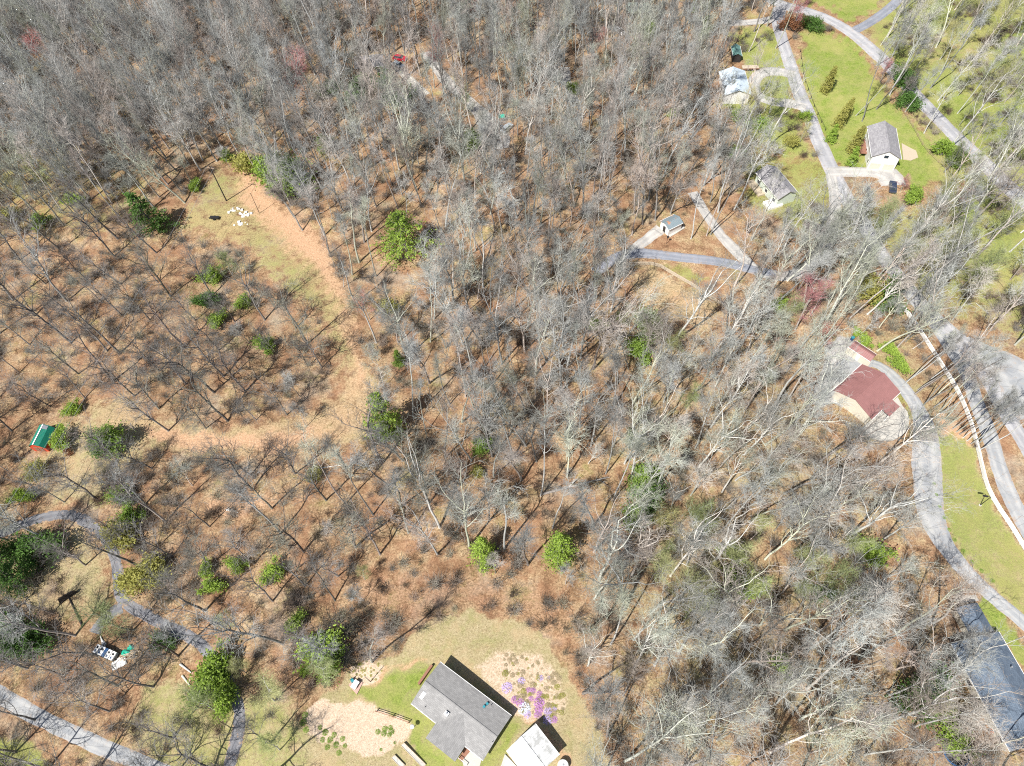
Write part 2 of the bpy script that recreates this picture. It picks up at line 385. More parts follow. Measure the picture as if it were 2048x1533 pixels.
# ------------------------------------------------------------------ roads: centre lines picked in the photograph, laid on the ground
ROADS = []            # (world polyline, half width) for keeping trees off
def ribbon(name, pts, width, mat, label, lift=0.05, wob=0.15, keep=1.0, seed=1, world=False):
    P = [Vector((*p[:2], 0)) if world else Vector((*at(p[0], p[1])[:2], 0)) for p in pts]
    W = [p[2] if len(p) > 2 else width for p in pts]
    C = smooth([(p.x, p.y, w_) for p, w_ in zip(P, W)], 10)
    # resample about each 1.2 m
    R = [C[0]]
    for q in C[1:]:
        if (Vector(q[:2]) - Vector(R[-1][:2])).length > 1.2: R.append(q)
    rnd = np.random.RandomState(seed); V = []; F = []; K = 7; UV = []
    e1 = np.convolve(rnd.randn(len(R) + 4), np.ones(4) / 4, 'same'); e2 = np.convolve(rnd.randn(len(R) + 4), np.ones(4) / 4, 'same')
    for i, c in enumerate(R):
        a = R[max(i - 1, 0)]; b = R[min(i + 1, len(R) - 1)]
        t = Vector((b[0] - a[0], b[1] - a[1], 0)).normalized(); nrm = Vector((-t.y, t.x, 0))
        for k in range(K):
            s = (k / (K - 1)) * 2 - 1; hw = c[2] / 2 + (e1[i] if s < 0 else e2[i]) * wob * 2
            x, y = c[0] + nrm.x * s * hw, c[1] + nrm.y * s * hw
            z = float(hgt(x, y)) + (lift if abs(s) < 0.99 else -0.04)
            V.append((x, y, z))
    for i in range(len(R) - 1):
        for k in range(K - 1):
            a = i * K + k; F.append((a, a + 1, a + K + 1, a + K))
    for f in F:
        for v in f: UV.append(((v % K) / (K - 1), (v // K) * 1.2))
    o = bpy.data.objects.new(name, mesh_from(name, V, F, M[mat], UV)); COL.objects.link(o)
    tag(o, label, kind='structure')
    ROADS.append(([(c[0], c[1]) for c in R], max(W) / 2 + keep))
    return o
ribbon("road", [(1500, -25), (1560, 8), (1610, 22), (1655, 38), (1700, 64), (1742, 98), (1790, 145), (1840, 200), (1900, 262), (1960, 318), (2010, 368), (2075, 425), (2160, 500)], 5.6, 'asphalt_pale', "pale country road curving through the woods past the meadow", 0.07, 0.08, 0.5, 3)
ribbon("side_road", [(1708, 62), (1735, 48), (1765, 28), (1795, 2), (1830, -35)], 4.2, 'asphalt', "darker side road joining the country road beside the green field", 0.055, 0.06, 1.5, 4)
ribbon("lane", [(1560, 16), (1556, 45), (1566, 85), (1582, 135), (1600, 190), (1620, 234), (1634, 275), (1655, 320), (1674, 360), (1700, 408), (1728, 452), (1765, 512), (1812, 572), (1850, 620)], 5.0, 'asphalt_pale', "bleached lane running down between the houses to the lower road", 0.05, 0.08, 0.2, 5)
ribbon("lane_branch", [(1664, 350), (1670, 400), (1667, 450), (1650, 495), (1610, 540), (1560, 553), (1505, 540)], 3.8, 'gravel', "pale gravel lane branch hidden under bare crowns", 0.06, 0.15, -0.9, 6)
ribbon("driveway", [(1655, 345), (1700, 344), (1745, 345), (1775, 350, 9), (1790, 375, 8)], 5.0, 'gravel', "gravel driveway to the grey roofed house with white gable front", 0.065, 0.15, 1, 7)
ribbon("driveway", [(1190, 545), (1225, 520), (1262, 507), (1310, 509), (1380, 517), (1440, 524), (1500, 538), (1560, 552)], 3.6, 'asphalt', "blue grey asphalt driveway curving below the small rusty roofed shed", 0.07, 0.05, 1.5, 8)
ribbon("driveway", [(1385, 385), (1410, 425), (1440, 468), (1475, 505), (1510, 540)], 3.6, 'gravel', "straight pale gravel track running down to the asphalt driveway", 0.055, 0.12, 0.8, 9)
ribbon("driveway", [(1322, 458), (1300, 474), (1278, 492), (1265, 503)], 3.6, 'gravel', "short stony track from the small shed to the driveway", 0.05, 0.3, 0.8, 10)
ribbon("loop_driveway", [(1590, 150), (1555, 143), (1525, 146), (1508, 163), (1512, 188), (1545, 203), (1585, 208), (1612, 215)], 4.6, 'gravel', "looped pale driveway by the pale blue roofed house", 0.06, 0.1, 1, 11)
ribbon("lower_road", [(1840, 605), (1858, 625), (1900, 662), (1937, 699), (1973, 752), (2000, 802), (2024, 848), (2052, 892), (2090, 960), (2120, 1040)], 4.4, 'asphalt_pale', "upper of two parallel roads along the white fence", 0.075, 0.08, 1.0, 12)
ribbon("lower_road", [(1858, 632), (1882, 664), (1908, 704), (1934, 750), (1957, 812), (1978, 868), (1992, 915), (2008, 962), (2028, 1008), (2052, 1056), (2100, 1140)], 4.0, 'gravel_blue', "bluish gravel road beside the white fence and lawn", 0.055, 0.12, 1.0, 13)
ribbon("gravel_lot", [(1930, 678, 3), (1965, 705, 6), (2005, 732, 11), (2050, 770, 15), (2100, 820, 20)], 10, 'gravel_blue', "wide gravel lot beyond the lower road at the picture edge", 0.06, 0.3, 1.0, 14)
ribbon("driveway", [(1668, 735, 8), (1700, 760, 6), (1702, 735, 9), (1740, 726, 3.0), (1775, 742, 3.2), (1812, 782, 3.6), (1838, 822, 4), (1850, 870, 6), (1854, 930, 7), (1856, 985, 7), (1866, 1040, 6), (1890, 1090, 4.2), (1925, 1137, 3.6), (1965, 1176, 3.0), (2010, 1213, 2.9), (2060, 1258, 2.9), (2120, 1310, 2.9)], 3.0, 'gravel_blue', "long driveway from the maroon roofed house along the lawn", 0.055, 0.12, 1.0, 15)
ribbon("gravel_apron", [(1655, 800), (1672, 770), (1686, 735), (1688, 705), (1675, 675)], 9.0, 'gravel', "gravel yard in front of the maroon roofed house and garage", 0.045, 0.4, 0.0, 16)
ribbon("country_lane", [(-90, 1345), (0, 1391), (68, 1430), (137, 1464), (205, 1495), (308, 1535), (390, 1570)], 3.2, 'gravel_blue', "pale blue grey gravel lane cutting the bottom corner of the wood", 0.05, 0.12, 1.0, 17)
ribbon("woodland_drive", [(-60, 1085), (0, 1067), (68, 1041), (137, 1030), (188, 1054), (222, 1098), (238, 1148), (244, 1196), (290, 1229), (342, 1256), (393, 1283), (427, 1318), (458, 1369), (478, 1420), (475, 1471), (458, 1530), (440, 1590)], 2.6, 'asphalt_dark', "dark winding asphalt drive through the lower woods", 0.05, 0.12, 1.0, 18)
ribbon("woodland_drive", [(244, 1215), (222, 1228), (202, 1246), (188, 1268)], 3.4, 'asphalt_dark', "short leaf strewn spur off the dark winding drive", 0.04, 0.3, 0.8, 19)
ribbon("driveway", [(796, 132), (808, 148), (824, 165), (840, 180), (856, 194)], 3.6, 'concrete', "pale concrete driveway below the parked silver car", 0.05, 0.08, 1.0, 20)
ribbon("driveway", [(850, 105), (875, 138), (900, 170), (930, 198), (955, 222, 6), (975, 245, 7), (995, 268, 6), (1004, 300, 4)], 4.2, 'gravel', "dusty gravel drive winding through the upper woods", 0.05, 0.3, 0.8, 21)
ribbon("dirt_track", [(1128, 135), (1134, 165), (1144, 190), (1150, 205)], 3.6, 'gravel', "short glimpse of pale track between upper trees", 0.05, 0.3, 0.8, 22)
ribbon("driveway", [(1450, 47), (1485, 46), (1520, 43), (1556, 36)], 4.0, 'gravel', "pale driveway leading off the lane near the top", 0.045, 0.1, 1.0, 23)

# ------------------------------------------------------------------ buildings
EXCL = []      # world-space discs (x, y, r) kept free of trees
def excl(x, y, r): EXCL.append((x, y, r))
def fit(corners, up):
    """corners (photo pixels) of the eaves rectangle: A-B is one ridge-parallel eave, C-D the other -> centre, angle, length, width"""
    P = [at(c[0], c[1], up) for c in corners]
    u = ((P[1] - P[0]) + (P[2] - P[3])); u.z = 0; L = u.length / 2; u.normalize()
    v = ((P[3] - P[0]) + (P[2] - P[1])); v.z = 0; n = Vector((-u.y, u.x, 0)); W = abs(v.dot(n)) / 2
    c = sum(P, Vector()) / 4
    return c, math.atan2(u.y, u.x), L, W
def roof_slab(L, W, e, rise, t=0.12, x0=None, x1=None):
    """two slopes meeting at a ridge along x"""
    m = MB(); x0 = -L / 2 if x0 is None else x0; x1 = L / 2 if x1 is None else x1
    sl = math.hypot(W / 2, rise)
    for s in (1, -1):
        a = [(x0, s * W / 2, e), (x1, s * W / 2, e), (x1, 0, e + rise), (x0, 0, e + rise)]
        b = [(p[0], p[1], p[2] - t) for p in a]
        uv = [(x0, 0), (x1, 0), (x1, sl), (x0, sl)]
        m.poly(a if s < 0 else a[::-1], uv if s < 0 else uv[::-1])
        m.poly(b[::-1] if s < 0 else b)
        m.poly([b[0], b[1], a[1], a[0]]); m.poly([a[0], a[3], b[3], b[0]]); m.poly([a[2], a[1], b[1], b[2]])
    return m
def wall_body(L, W, e, rise, base=-1.5, x0=None, x1=None):
    x0 = -L / 2 if x0 is None else x0; x1 = L / 2 if x1 is None else x1
    m = MB(); y = W / 2
    for a, b in (((x0, -y), (x1, -y)), ((x1, y), (x0, y))):
        m.poly([(a[0], a[1], base), (b[0], b[1], base), (b[0], b[1], e), (a[0], a[1], e)])
    m.poly([(x1, -y, base), (x1, y, base), (x1, y, e), (x1, 0, e + rise), (x1, -y, e)])
    m.poly([(x0, y, base), (x0, -y, base), (x0, -y, e), (x0, 0, e + rise), (x0, y, e)])
    return m
def window(par, x, y, z, ang, w=1.0, h=1.1, frame='white', name="window"):
    """a framed pane on a wall; ang is the outward normal's angle"""
    f = MB(); t = 0.09
    for a, b, c, d in ((-w / 2 - t, -h / 2 - t, w / 2 + t, -h / 2), (-w / 2 - t, h / 2, w / 2 + t, h / 2 + t), (-w / 2 - t, -h / 2, -w / 2, h / 2), (w / 2, -h / 2, w / 2 + t, h / 2)):
        f.box(-0.02, a, b, 0.07, c, d)
    o = f.build(name, frame, par, (x, y, z), ang)
    MB().box(-0.01, -w / 2, -h / 2, 0.03, w / 2, h / 2).build("pane", 'glass', o)
    return o
def door(par, x, y, z, ang, w=0.95, h=2.05, mat='white', name="door"):
    o = MB().box(-0.02, -w / 2, 0, 0.06, w / 2, h).build(name, mat, par, (x, y, z), ang)
    MB().tube((0.1, w * 0.36, 1.0), (0.06, w * 0.36, 1.0), 0.04, 0.03, 6).build("handle", 'steel', o)
    return o
def gable(name, label, cat, corners, e, rise, wallm, roofm, over=0.35, wins=True, gutter='white', roof_label=None):
    c, ang, L, W = fit(corners, e)
    t = thing(name, label, cat, c, ang)
    l, w_ = L - 2 * over, W - 2 * over
    wr = rise * w_ / W
    wall_body(l, w_, e + over * rise / (W / 2) - 0.14, wr).build("wall", wallm, t)
    r = roof_slab(L, W, e, rise).build("roof", roofm, t)
    MB().box(-L / 2, -0.12, e + rise - 0.02, L / 2, 0.12, e + rise + 0.05).build("ridge_cap", roofm, r)
    if gutter:
        for s in (1, -1):
            MB().box(-L / 2, s * (W / 2) - 0.02 if s > 0 else -W / 2 - 0.1, e - 0.14, L / 2, s * W / 2 + 0.1 if s > 0 else -W / 2 + 0.02, e - 0.02).build("gutter", gutter, t)
    if wins:
        for s in (1, -1):
            for k in np.linspace(-l / 2 + 1.6, l / 2 - 1.6, max(2, int(l / 3.5))):
                window(t, k, s * w_ / 2, min(1.5, e * 0.55), s * math.pi / 2, 1.0, min(1.1, e * 0.4))
    excl(c.x, c.y, 0.55 * math.hypot(L, W) + 0.5)
    return t, c, ang, L, W

# --- grey shingled house at the bottom
t, c, ang, L, W = gable("house", "large grey shingle roofed house on the lawn with an angled garage wing", "house",
    [(882, 1327), (1023.5, 1431), (965, 1521), (822, 1407)], 2.9, 1.2, 'cream', 'shingle_grey', 0.4, wins=True)
HOUSE = t
def loc_in(t, px, py, up):
    p = at(px, py, up); inv = Matrix.Rotation(-t.rotation_euler[2], 3, 'Z'); return inv @ (Vector((p.x, p.y, 0)) - Vector((t.location.x, t.location.y, 0)))
a1 = loc_in(t, 871, 1446, 2.9); a2 = loc_in(t, 853, 1479, 2.9); a3 = loc_in(t, 910, 1523, 2.9); a4 = loc_in(t, 930, 1494, 2.9)
wx0, wx1 = (a1.x + a2.x) / 2, (a3.x + a4.x) / 2; wy = (a2.y + a3.y) / 2; sy = 1 if wy > 0 else -1
# wing: ridge along local y, running back into the main roof
wm = MB(); cx, hw = (wx0 + wx1) / 2, abs(wx1 - wx0) / 2; e = 2.9; rs = 1.15
yin = 0.0
for s in (1, -1):
    A = [(cx + s * hw, wy, e + 0.02), (cx + s * hw, sy * W / 2 * 0.98, e + 0.02), (cx, sy * 0.15, e + rs), (cx, wy, e + rs)]
    uv = [(wy, 0), (sy * W / 2, 0), (0, hw), (wy, hw)]
    wm.poly(A, uv); wm.poly([(p[0], p[1], p[2] - 0.12) for p in A][::-1])
    wm.poly([A[0], A[3], (A[3][0], A[3][1], A[3][2] - .12), (A[0][0], A[0][1], A[0][2] - .12)])
wm.build("wing_roof", 'shingle_grey', t)
ww = MB(); h2 = hw - 0.35; yw = wy - sy * 0.35
ww.poly([(cx - h2, yw, -1.5), (cx + h2, yw, -1.5), (cx + h2, yw, e), (cx, yw, e + rs * 0.9 - 0.1), (cx - h2, yw, e)])
for s in (1, -1): ww.poly([(cx + s * h2, yw, -1.5), (cx + s * h2, sy * (W / 2 - 0.4), -1.5), (cx + s * h2, sy * (W / 2 - 0.4), e - 0.03), (cx + s * h2, yw, e - 0.03)])
ww.build("wing_wall", 'cream', t)
gd = MB().box(-0.02, -1.6, 0, 0.05, 1.6, 2.1).build("garage_door", 'white', t, (cx, yw, 0.05), sy * math.pi / 2)
def on_roof(t, px, py, e, rise, W):
    p = loc_in(t, px, py, e + rise * 0.5)
    return p.x, p.y, e + rise * (1 - abs(p.y) / (W / 2))
def roofbox(t, name, px, py, sx, sy_, h, mat, e=2.9, rise=1.2, W_=None, dark=None):
    x, y, z = on_roof(t, px, py, e, rise, W_ or W)
    o = MB().box(-sx / 2, -sy_ / 2, -0.25, sx / 2, sy_ / 2, h).build(name, mat, t, (x, y, z))
    if dark: MB().box(-sx / 2 + 0.08, -sy_ / 2 + 0.08, h, sx / 2 - 0.08, sy_ / 2 - 0.08, h + 0.01).build("pane", dark, o)
    return o
roofbox(t, "skylight", 847, 1392, 0.7, 1.35, 0.14, 'white', dark='roof_pale')
x, y, z = on_roof(t, 894, 1429, 2.9, 1.2, W)
o = MB().box(-0.4, -0.35, -0.4, 0.4, 0.35, 0.55).build("chimney", 'white', t, (x, y, z)); MB().tube((0, 0, .55), (0, 0, .8), .16, .16, 10).build("flue", 'steel', o)
roofbox(t, "roof_vent", 968, 1413, 0.42, 0.42, 0.3, 'teal'); roofbox(t, "roof_vent", 974, 1407, 0.42, 0.42, 0.3, 'teal')
for px, py in ((851, 1415), (982, 1409), (985, 1484)):
    x, y, z = on_roof(t, px, py, 2.9, 1.2, W); MB().tube((0, 0, -.2), (0, 0, .4), .06, .06, 8).build("vent_pipe", 'black', t, (x, y, z))
# porch in the nook beside the wing
pc = loc_in(t, 936, 1508, 0.3)
pm = MB().box(-1.0, -1.6, -0.8, 1.0, 1.6, 0.25).build("porch", 'wood_red', t, (pc.x, pc.y, 0))
for dx, dy in ((-.9, -1.5), (.9, -1.5), (.9, 1.5)): MB().box(dx - .06, dy - .06, .25, dx + .06, dy + .06, 1.2).build("post", 'white', pm)
MB().box(-.9, -1.53, 1.1, .9, -1.47, 1.2).build("railing", 'white', pm)
dk = loc_in(t, 851, 1350, 0.5)
MB().box(-0.25, -2.0, -0.6, 0.2, 2.0, 0.35).build("deck", 'wood_red', t, (dk.x, dk.y, 0))

# --- white roofed garage
NE = [(1071, 1448), (1119, 1511), (1061, 1565), (1013, 1502)]
g, gc, ga, gL, gW = gable("garage", "white metal roofed garage beside the grey house, at the bottom edge", "garage", NE, 3.0, 1.2, 'white', 'roof_white', 0.25, wins=True)
# --- round tank
p = at(1126, 1532)
tk = thing("water_tank", "round white topped tank beside the white garage", "tank", p)
MB().lathe([(0.95, -0.3), (0.95, 1.1), (0.85, 1.25), (0.0, 1.35)], 20).build("shell", 'white', tk)
MB().lathe([(0.2, 1.3), (0.2, 1.42), (0, 1.44)], 12).build("lid", 'steel', tk); excl(p.x, p.y, 3)

# --- maroon roofed house with wing, small garage
t, c, ang, L, W = gable("house", "long maroon metal roofed house above the pale round patio", "house",
    [(1725, 727), (1668, 779), (1742, 841), (1801, 785)], 3.2, 1.9, 'cream', 'roof_red', 0.45)
RH = t
b1 = loc_in(t, 1786, 802, 3.0); b2 = loc_in(t, 1798, 815, 3.0); b3 = loc_in(t, 1778, 835, 3.0); b4 = loc_in(t, 1766, 823, 3.0)
xa, xb = sorted(((b1.x + b2.x) / 2, (b3.x + b4.x) / 2)); ya, yb = (b1.y + b4.y) / 2, (b2.y + b3.y) / 2
sg = 1 if yb > 0 else -1
pr = MB(); zi, zo = 3.35, 2.9
yin_ = sg * (W / 2 - 0.3)
pr.poly([(xa, yin_, zi), (xb, yin_, zi), (xb, yb, zo), (xa, yb, zo)], [(xa, 0), (xb, 0), (xb, 3), (xa, 3)])
pr.poly([(xa, yb, zo - .12), (xb, yb, zo - .12), (xb, yin_, zi - .12), (xa, yin_, zi - .12)])
pr.poly([(xa, yb, zo - .12), (xa, yb, zo), (xb, yb, zo), (xb, yb, zo - .12)])
pr.poly([(xa, yin_, zi - .12), (xa, yin_, zi), (xa, yb, zo), (xa, yb, zo - .12)]); pr.poly([(xb, yin_, zi - .12), (xb, yb, zo - .12), (xb, yb, zo), (xb, yin_, zi)])
pr.build("porch_roof", 'roof_red', t)
for xx in (xa + .2, xb - .2): MB().box(xx - .08, yb - sg * .3 - .08, -.5, xx + .08, yb - sg * .3 + .08, 2.85).build("porch_post", 'white', t)
door(t, (xa + xb) / 2, sg * (W / 2 - .45), 0.1, sg * math.pi / 2)
t2, c2, a2_, L2, W2 = gable("garage", "small maroon roofed garage with a white front wall", "garage",
    [(1710, 681), (1754, 710), (1740, 724), (1698, 694)], 2.6, 0.7, 'white', 'roof_red', 0.2, wins=False)
for s in (-1.7, 1.7):
    MB().box(-0.02, -1.3, 0, 0.05, 1.3, 2.1).build("garage_door", 'cream', t2, (s, -(W2 / 2 - .2), 0.0), -math.pi / 2)
pb = at(1703, 680); bar = thing("trash_bin", "blue bin tucked against the maroon roofed garage", "bin", pb)
MB().lathe([(0.35, 0), (0.42, 1.0)], 10).build("body", M['blue'], bar); MB().lathe([(0.45, 1.0), (0.4, 1.1), (0, 1.15)], 10).build("lid", 'teal', bar)
def slab(name, pts, mat, label, lift=0.09, up_to=None, thick=0.35):
    """flat paved area from photo pixels, lying on the ground"""
    P = [at(*p) for p in pts]; z = max(p.z for p in P) + lift if up_to is None else up_to
    m = MB(); m.poly([(p.x, p.y, z) for p in P], [(p.x, p.y) for p in P])
    for i in range(len(P)):
        a, b = P[i], P[(i + 1) % len(P)]; m.poly([(a.x, a.y, z - thick - 1), (b.x, b.y, z - thick - 1), (b.x, b.y, z), (a.x, a.y, z)])
    o = m.build(name, mat); bpy.context.view_layer.update()
    tag(o, label, kind='structure'); return o
slab("patio", [(1722, 858), (1745, 838), (1770, 815), (1795, 795), (1804, 812), (1814, 824), (1818, 840), (1815, 858), (1804, 872), (1786, 882), (1762, 884), (1738, 876)], 'concrete', "pale rounded concrete patio below the maroon roofed house")
slab("pavement", [(941, 1503), (963, 1520), (956, 1545), (930, 1545), (925, 1522)], 'concrete', "concrete path pad at the porch of the grey house", 0.06)
slab("pavement", [(1010, 1509), (1040, 1540), (1050, 1570), (990, 1570), (1003, 1530)], 'concrete', "grey concrete apron of the white garage", 0.06)

# --- slate roofed long house at the right edge: two stepped blocks
t, c, ang, L, W = gable("house", "long dark slate roofed house at the picture edge, below the driveway", "house",
    [(2003, 1266), (2120, 1480), (2020, 1500), (1900, 1285)], 3.2, 1.9, 'cream', 'shingle_slate', 0.4)
SLATE = t
EXCL.pop(); [excl(c.x + math.cos(ang) * k, c.y + math.sin(ang) * k, 4.6) for k in (-9, -5, -1, 3, 7, 11)]
x, y, z = on_roof(t, 2022, 1335, 3.2, 1.9, W)
o = MB().tube((0, 0, -.2), (0, 0, .6), .15, .15, 10).build("chimney", 'steel', t, (x, y, z))
s1 = loc_in(t, 1958, 1204, 2.9); s2 = loc_in(t, 1986, 1262, 2.9); s3 = loc_in(t, 1912, 1215, 2.9)
ex0 = min(s1.x, s2.x); ex1 = -L / 2 + 0.6; eyc = s1.y; eyd = s3.y
mm = MB(); ylo, yhi = sorted((eyc, eyd)); ym = (ylo + yhi) / 2; zr = 4.0
for s, ye in ((1, yhi), (-1, ylo)):
    A = [(ex0, ye, 2.8), (ex1, ye, 2.8), (ex1, ym, zr), (ex0, ym, zr)]
    uvs = [(ex0, 0), (ex1, 0), (ex1, 3), (ex0, 3)]
    mm.poly(A if s < 0 else A[::-1], uvs if s < 0 else uvs[::-1]); mm.poly([(q[0], q[1], q[2] - .12) for q in A])
mm.build("lower_roof", 'shingle_slate', t)
MB().box(ex0 + .35, ylo + .35, -1.5, ex1, yhi - .35, 2.85).build("lower_wall", 'cream', t)
slab("terrace", [(1908, 1200), (1951, 1190), (1957, 1202), (1915, 1208)], 'concrete', "pale slab at the end of the slate roofed house", 0.1)
ribbon("path", [(1962, 1370), (1975, 1400), (1990, 1435), (2006, 1478)], 1.6, 'concrete', "pale stone path along the slate roofed house", 0.08, 0.1, 0.5, 31)
p = at(1984, 1462); kd = thing("fire_pit_cover", "small round orange covered bin by the stone path", "bin", p)
MB().lathe([(.45, -.2), (.5, .6), (.3, .75), (0, .8)], 12).build("shell", 'orange_cover', kd)

# --- grey roofed house with white gable front, upper right
t, c, ang, L, W = gable("house", "grey roofed house with tall white gable front on the meadow edge", "house",
    [(1744, 313), (1733, 257), (1793, 254), (1803, 318)], 4.6, 2.2, 'white', 'shingle_mid', 0.4)
x0 = -L / 2 + .4
for dy in (-1.8, 1.8): MB().box(-0.02, -1.4, 0, 0.05, 1.4, 2.2).build("garage_door", 'cream', t, (x0 - .03, dy, 0.0), math.pi)
window(t, x0, 0, 4.6, math.pi, 1.2, 1.0)
dd = loc_in(t, 1729, 300, 1.5)
dk = MB().box(-3.2, -1.2, 1.3, 3.2, 1.2, 1.5).build("deck", 'wood_red', t, (dd.x + 1.5, dd.y, 0))
for dx in (-3, 0, 3):
    for dy in (-1.1, 1.1): MB().box(dx - .07, dy - .07, -1.2, dx + .07, dy + .07, 2.4).build("post", 'wood_red', dk)
MB().box(-3.2, 1.12, 2.3, 3.2, 1.2, 2.4).build("railing", 'wood_red', dk)
slab("patio", [(1803, 287), (1816, 294), (1832, 302), (1836, 316), (1822, 322), (1806, 320)], 'wood_pale', "tan paved patio beside the house with white gable front", 0.06)

# --- pale green sided house among crowns
t, c, ang, L, W = gable("house", "grey roofed house with pale green walls half hidden by bare crowns", "house",
    [(1511, 347), (1558, 398), (1598, 386), (1550, 334)], 3.4, 1.7, 'sage', 'shingle_mid', 0.4)
q = loc_in(t, 1512, 375, 0.6)
dk = MB().box(-3.2, -1.1, -.6, 3.2, 1.1, .5).build("deck", 'wood_pale', t, (q.x, q.y, 0))
q2 = loc_in(t, 1547, 405, 1.0)
MB().box(-1.6, -2.2, -.8, 1.6, 2.2, .9).build("terrace_deck", 'white', t, (q2.x, q2.y, 0))
p = at(1545, 402); rr = thing("garden_table", "small red table on the white deck of the pale green house", "table", (p.x, p.y, p.z + .9))
MB().lathe([(0, .7), (.5, .7), (.5, .76), (0, .76)], 12).build("tabletop", 'car_red', rr); MB().tube((0, 0, 0), (0, 0, .7), .06, .06, 8).build("leg", 'steel', rr)
slab("parking_pad", [(1612, 440), (1650, 455), (1668, 470), (1652, 488), (1630, 478), (1605, 452)], 'asphalt', "dark asphalt parking pad beside the gravel lane branch", 0.05)

# --- small shed with rusty blue roof
t, c, ang, L, W = gable("shed", "small shed with rust stained blue grey roof at the end of a stony track", "shed",
    [(1321, 440), (1351, 429), (1364, 447), (1337, 462)], 2.5, 0.8, 'white', 'roof_blue', 0.2, wins=False)
door(t, -L / 2 + .2, 0, 0, math.pi, mat='wood_dark')
slab("concrete_pad", [(1336, 470), (1367, 453), (1369, 458), (1340, 475)], 'concrete', "narrow concrete strip behind the rusty roofed shed", 0.05)

# --- pale blue roofed house by the loop drive, and its small green roofed shed
t, c, ang, L, W = gable("house", "pale blue metal roofed house beside the looped driveway, behind bare crowns", "house",
    [(1440, 150), (1452, 198), (1500, 186), (1488, 132)], 3.2, 1.6, 'white', 'roof_pale', 0.4)
gable("shed", "small dull green roofed shed above the pale blue roofed house", "shed", [(1463, 93), (1466, 114), (1484, 112), (1480, 90)], 2.3, 0.8, 'wood_dark', metal_roof("dull_green_metal_roof", (0.14, 0.27, 0.24)), 0.2, wins=False)
gable("house", "grey roofed house among the upper trees beside the parked silver car", "house", [(712, 137), (770, 134), (766, 108), (706, 112)], 3.2, 1.5, 'tan', 'shingle_mid', 0.4)
gable("house", "green grey roofed house hidden in the wood at the top edge", "house", [(1252, 26), (1300, 24), (1296, 4), (1250, 6)], 3.2, 1.4, 'tan', metal_roof("grey_green_metal_roof", (0.30, 0.38, 0.34)), 0.4)

# --- red barn-shaped shed with green gambrel roof
cS = at(94, 884); 
sh = thing("shed", "little red barn shed with green metal roof and white ridge stripe", "shed", cS, math.radians(-8))
W3, L3, e3 = 3.7, 4.9, 2.1
prof = [(-W3 / 2 - .15, e3 - .05), (-W3 / 2 * .62, e3 + .95), (0, e3 + 1.45), (W3 / 2 * .62, e3 + .95), (W3 / 2 + .15, e3 - .05)]
wl = MB(); x = W3 / 2; y = L3 / 2
for s in (1, -1):
    ed = [(-x, -1), (x, -1), (x, e3), (x * .62, e3 + .88), (0, e3 + 1.36), (-x * .62, e3 + .88), (-x, e3)]
    wl.poly([(a, s * y, b) for a, b in (ed if s < 0 else ed[::-1])])
    wl.poly([(s * x, -s * y, -1), (s * x, s * y, -1), (s * x, s * y, e3), (s * x, -s * y, e3)])
wl.build("wall", 'red', sh)
rf = MB(); yy = y + .2
for (xa_, za), (xb_, zb) in zip(prof[:-1], prof[1:]):
    rf.poly([(xa_, -yy, za), (xb_, -yy, zb), (xb_, yy, zb), (xa_, yy, za)][::-1], [(yy, xa_), (yy, xb_), (-yy, xb_), (-yy, xa_)])
    rf.poly([(xa_, -yy, za - .07), (xb_, -yy, zb - .07), (xb_, yy, zb - .07), (xa_, yy, za - .07)])
    for s in (-yy, yy): rf.poly([(xa_, s, za - .07), (xb_, s, zb - .07), (xb_, s, zb), (xa_, s, za)])
ro = rf.build("roof", 'roof_green', sh)
MB().box(-.13, -yy - .02, e3 + 1.44, .13, yy + .02, e3 + 1.50).build("ridge_cap", 'white', ro)
MB().hexa([(0.2, y - .9, e3 + 1.42), (1.1, y - .9, e3 + 1.0), (1.1, y, e3 + 1.0), (.2, y, e3 + 1.42), (0.2, y - .9, e3 + 1.46), (1.1, y - .9, e3 + 1.04), (1.1, y, e3 + 1.04), (.2, y, e3 + 1.46)]).build("roof_patch", 'steel', ro)
door(sh, -.55, -y, 0, -math.pi / 2, 1.0, 1.9, 'wood_red'); door(sh, .55, -y, 0, -math.pi / 2, 1.0, 1.9, 'wood_red')
window(sh, x, 0, 1.3, 0, .6, .6)
excl(cS.x, cS.y, 4.5)

# ------------------------------------------------------------------ fences, poles, wires
def fence_line(name, label, cat, pts, h, rails, post_gap, mat, rail_h=0.14, thick=0.05, post=0.13, group=None):
    P = smooth([at(*p) for p in pts], 6); L = [0]
    for i in range(1, len(P)): L.append(L[-1] + (P[i] - P[i - 1]).length)
    def along(s):
        for i in range(1, len(P)):
            if s <= L[i] + 1e-6:
                k = (s - L[i - 1]) / max(L[i] - L[i - 1], 1e-6); q = P[i - 1].lerp(P[i], k); q.z = float(hgt(q.x, q.y)); return q
        return P[-1].copy()
    n = min(98, max(2, int(L[-1] / post_gap))); Q = [along(L[-1] * i / n) for i in range(n + 1)]
    base = Q[0].copy(); t = thing(name, label, cat, base, 0, group)
    for z in rails:
        m = MB()
        for a, b in zip(Q[:-1], Q[1:]):
            m.beam(a - base + Vector((0, 0, z)), b - base + Vector((0, 0, z)), thick, rail_h)
        m.build("rail", mat, t)
    for q in Q:
        MB().box(-post / 2, -post / 2, -0.3, post / 2, post / 2, h).build("post", mat, t, q - base)
    return t
fence_line("fence", "long white board fence between the yellow green lawn and the gravel road", "fence",
    [(1804, 618), (1833, 658), (1867, 711), (1889, 746), (1911, 782), (1926, 815), (1940, 852), (1949, 886), (1958, 924), (1966, 958), (1976, 986), (1996, 1021), (2018, 1053), (2048, 1102), (2085, 1160)],
    1.35, (0.35, 0.62, 0.89, 1.16), 2.4, 'white', 0.2, 0.3, 0.2)
